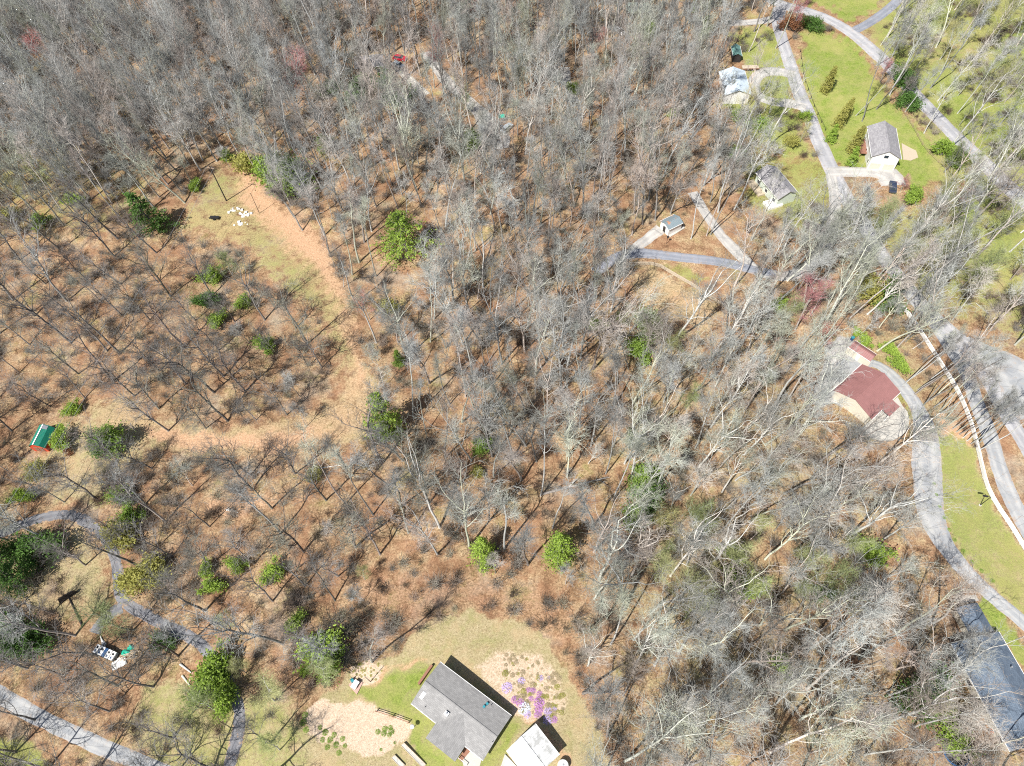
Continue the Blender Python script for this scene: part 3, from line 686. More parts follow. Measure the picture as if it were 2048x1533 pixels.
fence_line("fence", "pale weathered wooden fence along the tan garden plot", "fence", [(1245, 533), (1280, 531), (1313, 533), (1345, 551), (1390, 577), (1420, 598), (1448, 616)], 1.3, (0.4, 0.8, 1.15), 2.4, 'wood_pale', 0.16, 0.22)
fence_line("fence", "short red brown rail fence on the sandy bank", "fence", [(753, 1424), (785, 1434), (818, 1446)], 1.1, (0.5, 0.95), 3.0, 'wood_red', 0.1, 0.07, 0.14)
fence_line("fence", "thin wire and post fence crossing the upper meadow", "fence", [(1600, 105), (1606, 150), (1618, 190), (1632, 225), (1650, 262)], 1.1, (0.9,), 3.5, 'wood_dark', 0.05, 0.05, 0.12)
fence_line("fence", "post and wire fence on the bank behind the white gabled house", "fence", [(1788, 193), (1806, 226), (1828, 262), (1848, 298), (1880, 330), (1915, 360)], 1.1, (0.5, 0.95), 3.5, 'wood', 0.06, 0.05, 0.12)

def pole(name, label, p, h, arm=1.2, armang=0.0, cans=False):
    t = thing(name, label, "utility pole", p, armang)
    MB().tube((0, 0, -.6), (0, 0, h), .19, .12, 10).build("mast", 'wood_dark', t)
    a = MB().box(-arm, -.07, h - .75, arm, .07, h - .6).build("crossarm", 'wood', t)
    for x in (-arm + .1, 0.35, arm - .1): MB().lathe([(.05, 0), (.09, .08), (.04, .2), (0, .22)], 8).build("insulator", 'steel', a, (x, 0, h - .6))
    return t
pA = at(453, 402); pB = at(-60, 1300, 0); pC = at(470, 40)
hA = 12.5
pole("utility_pole", "dark wooden power pole at the top of the clearing", pA, hA, 1.2, math.radians(-15))
pole("utility_pole", "power pole just outside the picture beyond the red shed", pB, 12.0, 1.2, math.radians(-15))
def wire(name, label, A, B, sag=2.0, r=0.03):
    m = MB(); n = 20; base = Vector(A); pts = []
    for i in range(n + 1):
        s = i / n; q = Vector(A).lerp(Vector(B), s); q.z -= 4 * sag * s * (1 - s); pts.append(q - base)
    for a, b in zip(pts[:-1], pts[1:]): m.tube(a, b, r, r, 5, False)
    o = m.build(name, 'steel'); o.location = base
    return tag(o, label, "power line", "power lines over the wood")
for k, nm in ((-1.1, "upper"), (1.1, "lower")):
    d = Vector((math.cos(math.radians(-15)), math.sin(math.radians(-15)), 0)) * k
    wire("power_line", f"{nm} of the thin power lines running from the clearing pole past the red shed", pA + d + Vector((0, 0, hA - .4)), pB + d + Vector((0, 0, 11.6)), 2.5)
p = at(519, 427); tp = thing("post", "slim bare post on the bank of the clearing", "post", p)
MB().tube((0, 0, -.3), (0, 0, 7.5), .09, .06, 8).build("mast", 'wood_dark', tp)
p = at(741, 1364); tp = thing("flagpole", "slim bare pole at the corner of the sandy planting bed", "pole", p)
MB().tube((0, 0, -.3), (0, 0, 4.8), .07, .05, 8).build("mast", 'black', tp); MB().lathe([(0, 4.95), (.09, 4.88), (0, 4.8)], 8).build("finial", 'steel', tp)
p = at(1960, 1011); tp = thing("lamp_post", "dark lamp post with side arm on the yellow green lawn", "lamp post", p, math.radians(165))
MB().tube((0, 0, -.3), (0, 0, 4.2), .09, .06, 8).build("mast", 'black', tp); MB().tube((0, 0, 4.15), (.9, 0, 4.3), .05, .05, 8).build("arm", 'black', tp)
MB().box(.5, -.16, 4.12, 1.5, .16, 4.3).build("lamp_head", 'black', tp); MB().lathe([(.28, -.1), (.28, .12), (0, .14)], 10).build("footing", 'concrete', tp)
p = at(827, 1456); tp = thing("patio_lamp", "small white lamp on a stem beside the grey house", "lamp", p)
MB().tube((0, 0, 0), (0, 0, 1.5), .05, .05, 8).build("mast", 'white', tp); MB().lathe([(.3, 1.4), (.42, 1.55), (.3, 1.75), (0, 1.85)], 12).build("lamp_shade", 'white', tp)
p = at(1333, 488); tp = thing("bird_feeder", "thin post with a feeder box on the leafy ground near the rusty shed", "bird feeder", p)
MB().tube((0, 0, -.2), (0, 0, 2.4), .06, .05, 8).build("mast", 'wood_dark', tp); MB().box(-.25, -.25, 2.4, .25, .25, 2.75).build("box", 'wood_dark', tp)

# ------------------------------------------------------------------ vehicles and yard things
def car(name, label, p, rz, mat, pickup=False, cat="car"):
    t = thing(name, label, cat, p, rz)
    L, W = (5.3, 1.9) if pickup else (4.6, 1.8)
    side = [(-L / 2, .45), (-L / 2 + .05, .85), (-L / 2 + .9, 1.0), (L / 2 - 1.2, 1.0), (L / 2 - .1, .85), (L / 2, .5), (L / 2 - .1, .3), (-L / 2 + .1, .3)]
    b = MB()
    for s in (1, -1): b.poly([(x, s * W / 2, z) for x, z in (side if s < 0 else side[::-1])])
    for i in range(len(side)):
        (x0, z0), (x1, z1) = side[i], side[(i + 1) % len(side)]
        b.poly([(x0, -W / 2, z0), (x0, W / 2, z0), (x1, W / 2, z1), (x1, -W / 2, z1)])
    b.build("body", mat, t)
    c0, c1 = ((-.3, 1.6) if pickup else (-1.9, 1.2))
    cb = MB(); cb.hexa([(c0, -W / 2 + .08, 1.0), (c1, -W / 2 + .08, 1.0), (c1, W / 2 - .08, 1.0), (c0, W / 2 - .08, 1.0),
                        (c0 + .35, -W / 2 + .25, 1.5), (c1 - .6, -W / 2 + .25, 1.5), (c1 - .6, W / 2 - .25, 1.5), (c0 + .35, W / 2 - .25, 1.5)])
    g = cb.build("window", 'glass', t)
    MB().box(c0 + .4, -W / 2 + .28, 1.5, c1 - .65, W / 2 - .28, 1.54).build("roof", mat, t)
    if pickup: MB().box(-L / 2 + .15, -W / 2 + .15, 1.0, -.4, W / 2 - .15, 1.02).build("cargo_bed", 'black', t)
    for x in (-L / 2 + .85, L / 2 - .9):
        for s in (1, -1):
            wl = MB().tube((0, -.11, 0), (0, .11, 0), .34, .34, 14).build("wheel", 'rubber', t, (x, s * (W / 2 - .08), .34))
            MB().tube((0, s * .11, 0), (0, s * .13, 0), .2, .18, 10).build("rim", 'steel', wl)
    for s in (1, -1): MB().box(L / 2 - .08, s * .6 - .18, .6, L / 2 + .01, s * .6 + .18, .75).build("headlight", 'white', t)
    excl(p.x, p.y, 3.5); return t
def lift(p, d=0.05): return Vector((p.x, p.y, p.z + d))
car("car", "silver car parked at the top of the pale concrete driveway", lift(at(797, 134)), math.radians(-38), 'car_silver')
car("car", "red car half hidden behind the silver car", lift(at(800, 120)), math.radians(-20), 'car_red')
car("pickup_truck", "dark pickup truck under bare branches by the green tarpaulin", lift(at(995, 264)), math.radians(35), 'car_dark', True, "truck")
car("car", "pale silver car beside the dark pickup under bare branches", lift(at(1014, 260)), math.radians(50), 'car_silver')
car("car", "white car glimpsed through crowns near the top edge", lift(at(1240, 66)), math.radians(-60), 'car_white')
car("car", "dark car parked below the white gabled house", lift(at(1784, 378)), math.radians(70), 'car_dark')
p = at(1003, 243); tt = thing("tent", "small bright green tarpaulin shelter by the dark pickup", "tent", p)
m = roof_slab(2.0, 2.0, 1.9, .5, .04).build("canopy", 'teal_green', tt)
for dx in (-.85, .85):
    for dy in (-.85, .85): MB().tube((dx, dy, 0), (dx, dy, 1.98), .04, .04, 6).build("pole", 'steel', tt)
# flatbed trailer by the loop drive
p = lift(at(1500, 139)); tt = thing("flatbed_trailer", "long wooden flatbed trailer parked beside the looped driveway", "trailer", p, math.radians(-3))
MB().box(-2.6, -1.0, .6, 2.6, 1.0, .75).build("bed", 'wood_pale', tt); MB().box(-2.6, -1.05, .55, 2.6, -1.0, .95).build("side_board", 'wood_red', tt)
for x in (-.5, .4):
    for s in (1, -1): MB().tube((x, s * .95 - .1, .35), (x, s * .95 + .1, .35), .35, .35, 12).build("wheel", 'rubber', tt)
MB().beam((2.6, 0, .6), (3.8, 0, .5), .12, .1).build("drawbar", 'black', tt)
# utility trailer loaded with boxes in the lower left wood
p = at(216, 1308); tt = thing("utility_trailer", "white and blue trailer loaded with white boxes in the lower woods", "trailer", p, math.radians(-24))
MB().box(-2.3, -.85, .5, 2.3, .85, .65).build("bed", 'black', tt)
for k, (x0, x1, mt, h) in enumerate(((-2.25, -1.5, 'white', 1.3), (-1.4, -.35, 'white', 1.15), (-.3, .35, 'blue', 1.3), (.4, 1.2, 'white', 1.2), (1.3, 2.1, 'white', 1.1))):
    b = MB().box(x0, -.8, .65, x1, .8, h).build("load_box", mt, tt)
    if mt == 'white':
        MB().box(x0 + .15, .1, h, x1 - .2, .45, h + .06).build("hatch", 'black', b); MB().box(x0 + .2, -.6, h, x0 + .45, -.2, h + .06).build("hatch", 'blue', b)
for x in (-.5, .5):
    for s in (1, -1): MB().tube((x, s * .85 - .1, .32), (x, s * .85 + .1, .32), .32, .32, 12).build("wheel", 'rubber', tt)
MB().beam((-2.3, 0, .5), (-3.3, 0, .45), .1, .1).build("drawbar", 'black', tt)
excl(p.x, p.y, 4)
def planks(name, label, px0, px1, n, w, mat, cat="boards", spread=.25, h=.12, seed=0):
    """loose boards lying on each other"""
    r = random.Random(seed); A, B = at(*px0), at(*px1); t = thing(name, label, cat, A)
    for i in range(n):
        o = Vector((r.uniform(-spread, spread), r.uniform(-spread, spread), 0)); o2 = Vector((r.uniform(-spread, spread), r.uniform(-spread, spread), 0))
        a = A + o; b = B + o2; a.z = float(hgt(a.x, a.y)) + .1 + i * .05; b.z = float(hgt(b.x, b.y)) + .1 + i * .05
        MB().beam(a - A, b - A, w, h).build("board", mat, t)
    return t
planks("sheet_pile", "white sheets dumped on the leaves beside the loaded trailer", (228, 1333), (248, 1322), 4, 1.3, 'white', "scrap pile", .5, .08, 3)
planks("board_pile", "pale long boards fanned out beside the loaded trailer", (244, 1316), (272, 1309), 8, .14, 'wood_pale', "boards", .9, .08, 4)
planks("board_pile", "two white rails lying above the loaded trailer", (199, 1276), (210, 1293), 3, .14, 'white', "boards", .35, .08, 5)
for lab, px, py, s in (("green tarpaulin heap just above the white sheets", 252, 1306, 1.0), ("second smaller green tarpaulin heap further from the trailer", 262, 1295, .8)):
    p = at(px, py); r = random.Random(px); m = MB()
    n = 12; ring = [(math.cos(2 * math.pi * k / n) * s * r.uniform(.7, 1.1), math.sin(2 * math.pi * k / n) * s * r.uniform(.6, .9), -.05) for k in range(n)]
    top = [(a * .5, b * .5, r.uniform(.25, .45)) for a, b, _ in ring]
    for k in range(n): m.poly([ring[k], ring[(k + 1) % n], top[(k + 1) % n], top[k]])
    m.poly(top); tag(m.build("tarpaulin", 'teal_green', None, p), lab, "tarpaulin")
def log(name, label, p0, p1, r, mat, branches=0, seed=0, rootplate=False):
    A, B = at(*p0), at(*p1); t = thing(name, label, "log", A); d = B - A; d.z = float(hgt(B.x, B.y)) - A.z
    MB().tube((0, 0, r * .8), d + Vector((0, 0, r * .6)), r, r * .55, 10).build("trunk", mat, t)
    rr = random.Random(seed)
    for k in range(branches):
        s = rr.uniform(.35, .95); q = d * s + Vector((0, 0, r)); a = Vector((rr.uniform(-1, 1), rr.uniform(-1, 1), rr.uniform(.1, .7))).normalized() * rr.uniform(1.2, 3.5)
        MB().tube(q, q + a, r * .35, r * .08, 6).build("branch", mat, t)
    if rootplate:
        n = Vector((-d.y, d.x, 0)).normalized(); q = d
        m = MB(); m.hexa([q - n * 1.9 - d.normalized() * .15, q + n * 1.9 - d.normalized() * .15, q + n * 1.7 + d.normalized() * .35, q - n * 1.7 + d.normalized() * .35,
                 q - n * 1.5 - d.normalized() * .1 + Vector((0, 0, 1.5)), q + n * 1.3 - d.normalized() * .1 + Vector((0, 0, 1.8)), q + n * 1.2 + d.normalized() * .2 + Vector((0, 0, 1.7)), q - n * 1.4 + d.normalized() * .2 + Vector((0, 0, 1.4))])
        m.build("root_plate", mat, t)
        for k in range(14):
            a = n * rr.uniform(-2.4, 2.4) + Vector((0, 0, rr.uniform(.2, 2.3))); MB().tube(q + Vector((0, 0, .8)), q + a + d.normalized() * rr.uniform(-.3, .6), .1, .03, 6).build("root", mat, t)
    return t
log("fallen_tree", "dark uprooted trunk with its root plate in the lower woods", (166, 1254), (138, 1196), .2, 'wood_dark', 3, 1, True)
log("fallen_tree", "long grey fallen trunk with snapped limbs on the leafy slope", (1082, 990), (1206, 958), .32, M['bark_grey'], 12, 2)
log("log", "pale log lying by the dirt track", (640, 937), (692, 930), .14, M['bark_pale'], 2, 3)
log("log", "upper of two pale cut logs near the winding drive", (361, 1329), (383, 1346), .22, M['bark_pale'], 0, 4)
log("log", "lower of two pale cut logs near the winding drive", (365, 1352), (382, 1374), .2, M['bark_pale'], 1, 5)
log("log", "thin pale trunk lying below the shed track bend", (430, 911), (470, 914), .12, M['bark_pale'], 0, 6)
planks("board_pile", "white boards scattered on the brown slope below the big twin trees", (455, 1019), (476, 1023), 4, .15, 'white', "boards", .4, .08, 7)
for k, (px, py, lab) in enumerate(((468, 422, "white rubble heap on the clearing nearest the power pole"), (489, 430, "larger white rubble heap in the middle of the clearing"), (483, 448, "smallest white rubble heap on the clearing"))):
    t = thing("rubble_heap", lab, "rubble", at(px, py)); r = random.Random(k + 9)
    for i in range(14 - 4 * (k == 2)):
        s = r.uniform(.15, .42); x, y = r.gauss(0, .9), r.gauss(0, .6)
        m = MB(); m.hexa([(x + sx * s * r.uniform(.7, 1.1), y + sy_ * s * r.uniform(.6, 1), z) for z in (-.1, s * .6) for sx, sy_ in ((-1, -1), (1, -1), (1, 1), (-1, 1))])
        m.build("block", 'stone', t)
p = at(430, 438); tt = thing("trailer", "small dark trailer frame on the clearing below the dark evergreen", "trailer", p, math.radians(-8))
MB().box(-1.3, -.6, .5, 1.3, .6, .6).build("bed", 'black', tt); MB().box(-1.3, -.6, .6, 1.3, -.52, 1.0).build("side_board", 'black', tt)
for s in (1, -1): MB().tube((0, s * .65 - .08, .3), (0, s * .65 + .08, .3), .3, .3, 12).build("wheel", 'rubber', tt)
# brick pad with table and chair
slab("brick_pad", [(697, 1371), (707, 1355), (726, 1366), (714, 1390)], 'brick', "little square brick pad on the lawn", 0.1)
p = lift(at(712, 1371), .12); tt = thing("garden_table", "white rectangular table on the little brick pad", "table", p, math.radians(58))
MB().box(-.75, -.5, .72, .75, .5, .78).build("tabletop", 'white', tt)
for dx in (-.65, .65):
    for dy in (-.42, .42): MB().box(dx - .04, dy - .04, 0, dx + .04, dy + .04, .72).build("leg", 'white', tt)
p = lift(at(706, 1363), .12); tt = thing("garden_chair", "turquoise garden chair beside the white table", "chair", p, math.radians(30))
MB().box(-.28, -.28, .42, .28, .28, .48).build("seat", 'teal', tt); MB().box(-.3, .24, .48, .3, .3, 1.0).build("backrest", 'teal', tt)
for dx in (-.24, .24):
    for dy in (-.24, .24): MB().box(dx - .03, dy - .03, 0, dx + .03, dy + .03, .42).build("leg", 'teal', tt)
p = at(1908, 1508); tt = thing("trampoline", "dark round trampoline under branches near the bottom edge", "trampoline", p)
MB().lathe([(0, .85), (1.9, .85), (1.9, .88), (0, .88)], 24).build("mat", 'black', tt); MB().lathe([(1.9, .82), (2.15, .82), (2.15, .92), (1.9, .92)], 24).build("rim", 'blue', tt)
for k in range(6): a = k * math.pi / 3; MB().tube((2.05 * math.cos(a), 2.05 * math.sin(a), 0), (2.05 * math.cos(a), 2.05 * math.sin(a), .85), .04, .04, 6).build("leg", 'steel', tt)
# raised beds
for lab, pts in (("longer pale raised bed with a row of seedlings below the grey house", [(803, 1492), (809, 1487), (852, 1530), (845, 1536)]), ("shorter pale raised bed at the bottom edge", [(784, 1517), (790, 1511), (810, 1531), (803, 1538)])):
    P = [at(*q) for q in pts]; b = P[0].copy(); t = thing("raised_bed", lab, "garden bed", b)
    z = max(q.z for q in P) + .25; m = MB(); m.poly([(q.x - b.x, q.y - b.y, z - b.z) for q in P])
    for i in range(4):
        u, v = P[i] - b, P[(i + 1) % 4] - b; m.poly([(u.x, u.y, -.6), (v.x, v.y, -.6), (v.x, v.y, z - b.z), (u.x, u.y, z - b.z)])
    m.build("soil", 'concrete', t)
    for i in range(4):
        u, v = P[i] - b, P[(i + 1) % 4] - b; MB().beam((u.x, u.y, z - b.z), (v.x, v.y, z - b.z), .1, .14).build("edge_board", 'wood_pale', t)

# ------------------------------------------------------------------ ground sheet
LAWN = [(690, 1345), (740, 1325), (790, 1320), (812, 1290), (850, 1250), (900, 1233), (950, 1228), (1010, 1238), (1060, 1252), (1095, 1275), (1112, 1310), (1135, 1335), (1165, 1400), (1200, 1480), (1225, 1560), (560, 1560), (600, 1470), (640, 1400)]
LAWN_GREEN = [(690, 1375), (700, 1345), (780, 1335), (885, 1318), (1040, 1432), (1070, 1440), (1020, 1500), (1000, 1560), (820, 1560), (830, 1500), (825, 1440), (740, 1405), (690, 1400)]
SAND = [(608, 1412), (650, 1402), (720, 1408), (752, 1412), (818, 1438), (818, 1458), (800, 1480), (780, 1505), (720, 1512), (680, 1500), (640, 1475), (615, 1440)]
SANDBED = [(705, 1322), (735, 1312), (775, 1338), (742, 1368), (722, 1355), (706, 1345)]
FLOWERS = [(955, 1325), (1000, 1305), (1070, 1310), (1115, 1345), (1130, 1400), (1125, 1440), (1075, 1440), (1030, 1420), (985, 1375)]
CLEARING = [(340, 460), (360, 420), (430, 340), (500, 335), (545, 395), (625, 480), (675, 545), (712, 640), (720, 720), (700, 760), (665, 700), (640, 640), (600, 600), (560, 580), (500, 500), (420, 480)]
CLAY1 = [(470, 340), (500, 328), (545, 380), (620, 455), (655, 505), (705, 600), (720, 690), (735, 780), (705, 780), (690, 690), (665, 610), (630, 550), (575, 500), (520, 450), (480, 420)]
CLAY2 = [(280, 820), (310, 850), (360, 862), (470, 872), (560, 862), (640, 845), (625, 880), (560, 905), (470, 905), (400, 900), (340, 895), (300, 870)]
CLAY3 = [(420, 990), (480, 985), (560, 1005), (520, 1030), (440, 1040), (400, 1020)]
TRACK = [(690, 690), (740, 720), (768, 790), (755, 850), (710, 890), (630, 920), (500, 922), (380, 915), (290, 885), (200, 870), (185, 805), (260, 795), (330, 835), (430, 855), (540, 845), (630, 815), (685, 770)]
LEFTDRY = [(100, 900), (200, 800), (330, 830), (330, 900), (250, 960), (200, 1010), (120, 1010), (60, 960)]
RLAWN = [(1850, 858), (1900, 850), (1945, 885), (1956, 924), (1966, 962), (1978, 995), (2000, 1028), (2060, 1120), (2100, 1200), (2060, 1240), (2003, 1190), (1960, 1150), (1915, 1100), (1885, 1045), (1870, 985), (1864, 920)]
RSTRIP = [(1962, 1180), (2000, 1215), (2060, 1290), (2080, 1400), (2045, 1345), (2005, 1265), (1985, 1262), (1960, 1210)]
MEADOW = [(1608, 60), (1650, 62), (1700, 82), (1742, 120), (1755, 165), (1800, 215), (1850, 270), (1880, 320), (1890, 365), (1840, 380), (1800, 350), (1700, 335), (1665, 325), (1640, 270), (1612, 190), (1598, 120)]
FIELD = [(1560, -40), (1620, 0), (1700, 44), (1760, 15), (1800, -40)]
EASTWOOD = [(1730, 60), (1800, -60), (2200, -60), (2200, 700), (2050, 700), (1960, 640), (1900, 560), (1860, 560), (1900, 420), (1860, 330), (1820, 240), (1780, 160)]
MIDEAST = [(1480, 300), (1660, 320), (1700, 420), (1900, 420), (1960, 640), (1850, 600), (1760, 500), (1660, 480), (1560, 450), (1480, 400)]
LOOPGREEN = [(1440, 60), (1560, 50), (1590, 150), (1600, 250), (1640, 320), (1560, 320), (1480, 260), (1430, 200), (1500, 150)]
SHEDGROUND = [(1240, 530), (1270, 495), (1330, 455), (1400, 430), (1460, 500), (1495, 540), (1490, 590), (1440, 612), (1390, 575), (1340, 550)]
GARDEN = [(1275, 545), (1330, 548), (1400, 590), (1440, 620), (1420, 660), (1330, 640), (1270, 590)]
REDYARD = [(1650, 660), (1720, 640), (1790, 640), (1840, 700), (1890, 790), (1950, 890), (1860, 860), (1840, 820), (1790, 880), (1720, 890), (1650, 820)]
SWGRASS = [(300, 1350), (400, 1380), (560, 1380), (640, 1480), (620, 1560), (330, 1560), (300, 1520), (250, 1450)]
SWGREEN = [(-60, 1480), (40, 1480), (120, 1545), (60, 1600), (-60, 1600)]
DRIVEGRASS = [(60, 1060), (170, 1050), (220, 1110), (225, 1210), (160, 1240), (60, 1230), (0, 1200), (0, 1080)]
LEFTGREEN = [(-50, 260), (180, 260), (330, 370), (240, 470), (140, 480), (-50, 480)]
def axis(a, b, step, far):
    core = list(np.arange(a, b + step, step)); g = []; d = step; x = b + step
    while x < far: d *= 1.5; x += d; g.append(x)
    g2 = []; d = step; x = a
    while x > -far: d *= 1.5; x -= d; g2.append(x)
    return np.array(sorted(g2) + core + g)
gx, gy = axis(-195, 200, 0.7, 2500), axis(-6, 262, 0.7, 2500)
X, Y = np.meshgrid(gx, gy); Z = hgt(X, Y)
far = np.clip((np.hypot(X, Y - 120) - 330) / 300, 0, 1)
nxg, nyg = X.shape[1], X.shape[0]
PXg, PYg = pix(X, Y, Z); PXg = np.where(Y < -8, -9999, PXg)
rng = np.random.RandomState(5)
def warp(a):     # gentle irregular displacement of the outlines of ground patches
    return 7 * np.sin(X * .31 + a) * np.cos(Y * .27 + a * 2) + 5 * np.sin(X * .83 + Y * .55 + a) + 3 * np.sin(X * 1.9 - Y * 1.4 + a * 3)
QX, QY = PXg + warp(1.0), PYg + warp(2.3)
def lay(poly, w=10): return soft(QX, QY, poly, w).ravel()
green = np.zeros(X.size); dry = np.zeros(X.size); clay = np.zeros(X.size); sand = np.zeros(X.size); grav = np.zeros(X.size)
def up(a, b): return np.maximum(a, b)
patch = (0.5 + 0.5 * np.sin(X * .11 + 1) * np.cos(Y * .09)).ravel()
dry = up(dry, lay(CLEARING, 14) * .5); clay = up(clay, lay(CLAY1, 26) * (.62 + .3 * patch)); clay = up(clay, lay(CLAY2, 9) * .75); clay = up(clay, lay(CLAY3, 14) * .65)
dry = up(dry, lay(TRACK, 14) * .55); clay = up(clay, lay(TRACK, 30) * (.28 + .3 * patch)); clay = up(clay, lay(CLEARING, 30) * (.12 + .3 * (1 - patch))); dry = up(dry, lay(LEFTDRY, 18) * .62); green = up(green, lay(LEFTDRY, 20) * .2)
green = up(green, lay(CLEARING, 20) * .42)
dry = up(dry, lay(LAWN, 7)); green = up(green, lay(LAWN, 14) * .22); green = up(green, lay(LAWN_GREEN, 22) * .62); green = up(green, lay([(690, 1385), (790, 1350), (870, 1330), (815, 1405), (870, 1450), (850, 1480), (905, 1530), (900, 1560), (860, 1560), (815, 1475), (818, 1440), (740, 1405)], 12) * .85); green = up(green, lay([(1025, 1440), (1045, 1450), (1000, 1500), (975, 1540), (960, 1560), (970, 1520)], 8) * .95)
sand = up(sand, lay(SAND, 5)); sand = up(sand, lay(SANDBED, 4)); sand = up(sand, lay(FLOWERS, 8) * .66)
clay = up(clay, lay([(995, 1372), (1060, 1420), (1130, 1500), (1170, 1560), (1150, 1560), (1120, 1510), (1065, 1440), (1000, 1390)], 6) * .8)
clay = up(clay, lay([(780, 1335), (885, 1314), (905, 1318), (885, 1323), (800, 1345), (740, 1375), (735, 1362)], 6) * .6)
green = up(green, lay(RLAWN, 8) * .62); dry = up(dry, lay(RLAWN, 8)); green = up(green, lay(RSTRIP, 5) * .9)
green = up(green, lay(MEADOW, 12) * .9); green = up(green, lay(FIELD, 8)); green = up(green, lay(EASTWOOD, 30) * (.5 + .35 * patch)); dry = up(dry, lay(EASTWOOD, 30) * .7)
green = up(green, lay(MIDEAST, 20) * .6); green = up(green, lay(LOOPGREEN, 14) * .7); dry = up(dry, lay(LOOPGREEN, 14) * .6)
green = up(green, lay([(1345, 548), (1300, 528), (1380, 530), (1430, 555), (1400, 575)], 8) * .6); clay = up(clay, lay(GARDEN, 14) * .45); dry = up(dry, lay(GARDEN, 14) * .7)
dry = up(dry, lay(REDYARD, 14) * .45); green = up(green, lay([(1745, 700), (1790, 745), (1850, 850), (1835, 850), (1770, 760)], 8) * .6)
clay = up(clay, lay([(1870, 820), (1945, 860), (1952, 895), (1880, 862)], 8) * .8)
dry = up(dry, lay(SWGRASS, 20) * .85); green = up(green, lay(SWGRASS, 25) * .45); green = up(green, lay(SWGREEN, 14) * .8)
dry = up(dry, lay(DRIVEGRASS, 18) * .62); green = up(green, lay(LEFTGREEN, 40) * .38)
dry = up(dry, lay([(1150, 650), (1600, 560), (1700, 900), (1850, 900), (1900, 1600), (1250, 1600)], 120) * (.30 + .22 * patch))
grav = up(grav, lay([(1660, 690), (1700, 680), (1730, 730), (1690, 765), (1650, 810), (1640, 780)], 8))
me = bpy.data.meshes.new("ground")
verts = np.stack([X.ravel(), Y.ravel(), Z.ravel()], -1).astype('f')
ii = (np.arange(nyg - 1)[:, None] * nxg + np.arange(nxg - 1)[None]).ravel()
quads = np.stack([ii, ii + 1, ii + nxg + 1, ii + nxg], -1).astype('i')
def fill(me, verts, faces, smooth_=False):
    k = faces.shape[1]
    me.vertices.add(len(verts)); me.vertices.foreach_set("co", np.ascontiguousarray(verts, 'f').ravel())
    me.loops.add(faces.size); me.loops.foreach_set("vertex_index", np.ascontiguousarray(faces, 'i').ravel())
    me.polygons.add(len(faces)); me.polygons.foreach_set("loop_start", np.arange(0, faces.size, k, dtype='i'))
    me.polygons.foreach_set("loop_total", np.full(len(faces), k, 'i'))
    if smooth_: me.polygons.foreach_set("use_smooth", np.ones(len(faces), bool))
    me.update(calc_edges=True)
fill(me, verts, quads, True)
def colattr(name, r, g, b):
    a = me.color_attributes.new(name, 'FLOAT_COLOR', 'POINT')
    a.data.foreach_set("color", np.stack([r, g, b, np.ones_like(r)], -1).astype('f').ravel())
colattr("cover", green, dry, clay); rust = lay([(690, 1150), (860, 1125), (1100, 1165), (1150, 1210), (1160, 1340), (1120, 1300), (1040, 1245), (950, 1224), (880, 1232), (820, 1265), (770, 1320), (720, 1260)], 34) * .42
colattr("cover2", sand, grav, rust)
me.materials.append(ground_mat())
ground = bpy.data.objects.new("ground", me); COL.objects.link(ground)
tag(ground, "leaf covered hillside with lawns, bare clay and sandy beds", kind='structure')

# ------------------------------------------------------------------ trees: grown branch by branch
def tube_mesh(name, segs, mat, sides=3):
    """segs: rows p0 p1 r0 r1 -> one mesh of thin tapered tubes"""
    A = np.array(segs, 'f'); p0, p1, r0, r1 = A[:, 0:3], A[:, 3:6], A[:, 6], A[:, 7]
    d = p1 - p0; d /= np.linalg.norm(d, axis=1, keepdims=True) + 1e-9
    u = np.where(np.abs(d[:, 2:3]) < .9, np.array([[0, 0, 1.]]), np.array([[1., 0, 0]]))
    a = np.cross(d, u); a /= np.linalg.norm(a, axis=1, keepdims=True) + 1e-9; b = np.cross(d, a)
    ang = np.arange(sides) * 2 * np.pi / sides
    ring = a[:, None] * np.cos(ang)[None, :, None] + b[:, None] * np.sin(ang)[None, :, None]
    V = np.concatenate([p0[:, None] + ring * r0[:, None, None], p1[:, None] + ring * r1[:, None, None]], 1).reshape(-1, 3)
    base = (np.arange(len(A)) * 2 * sides)[:, None]; k = np.arange(sides)[None]
    F = np.stack([base + k, base + (k + 1) % sides, base + sides + (k + 1) % sides, base + sides + k], -1).reshape(-1, 4)
    me = bpy.data.meshes.new(name); fill(me, V, F, True); me.materials.append(M[mat] if isinstance(mat, str) else mat); return me
def perp(r, d, ang):
    """a direction at angle ang off d, turned at random"""
    u = Vector((r.gauss(0, 1), r.gauss(0, 1), r.gauss(0, 1))); u = (u - d * u.dot(d)).normalized()
    return (d * math.cos(ang) + u * math.sin(ang)).normalized()
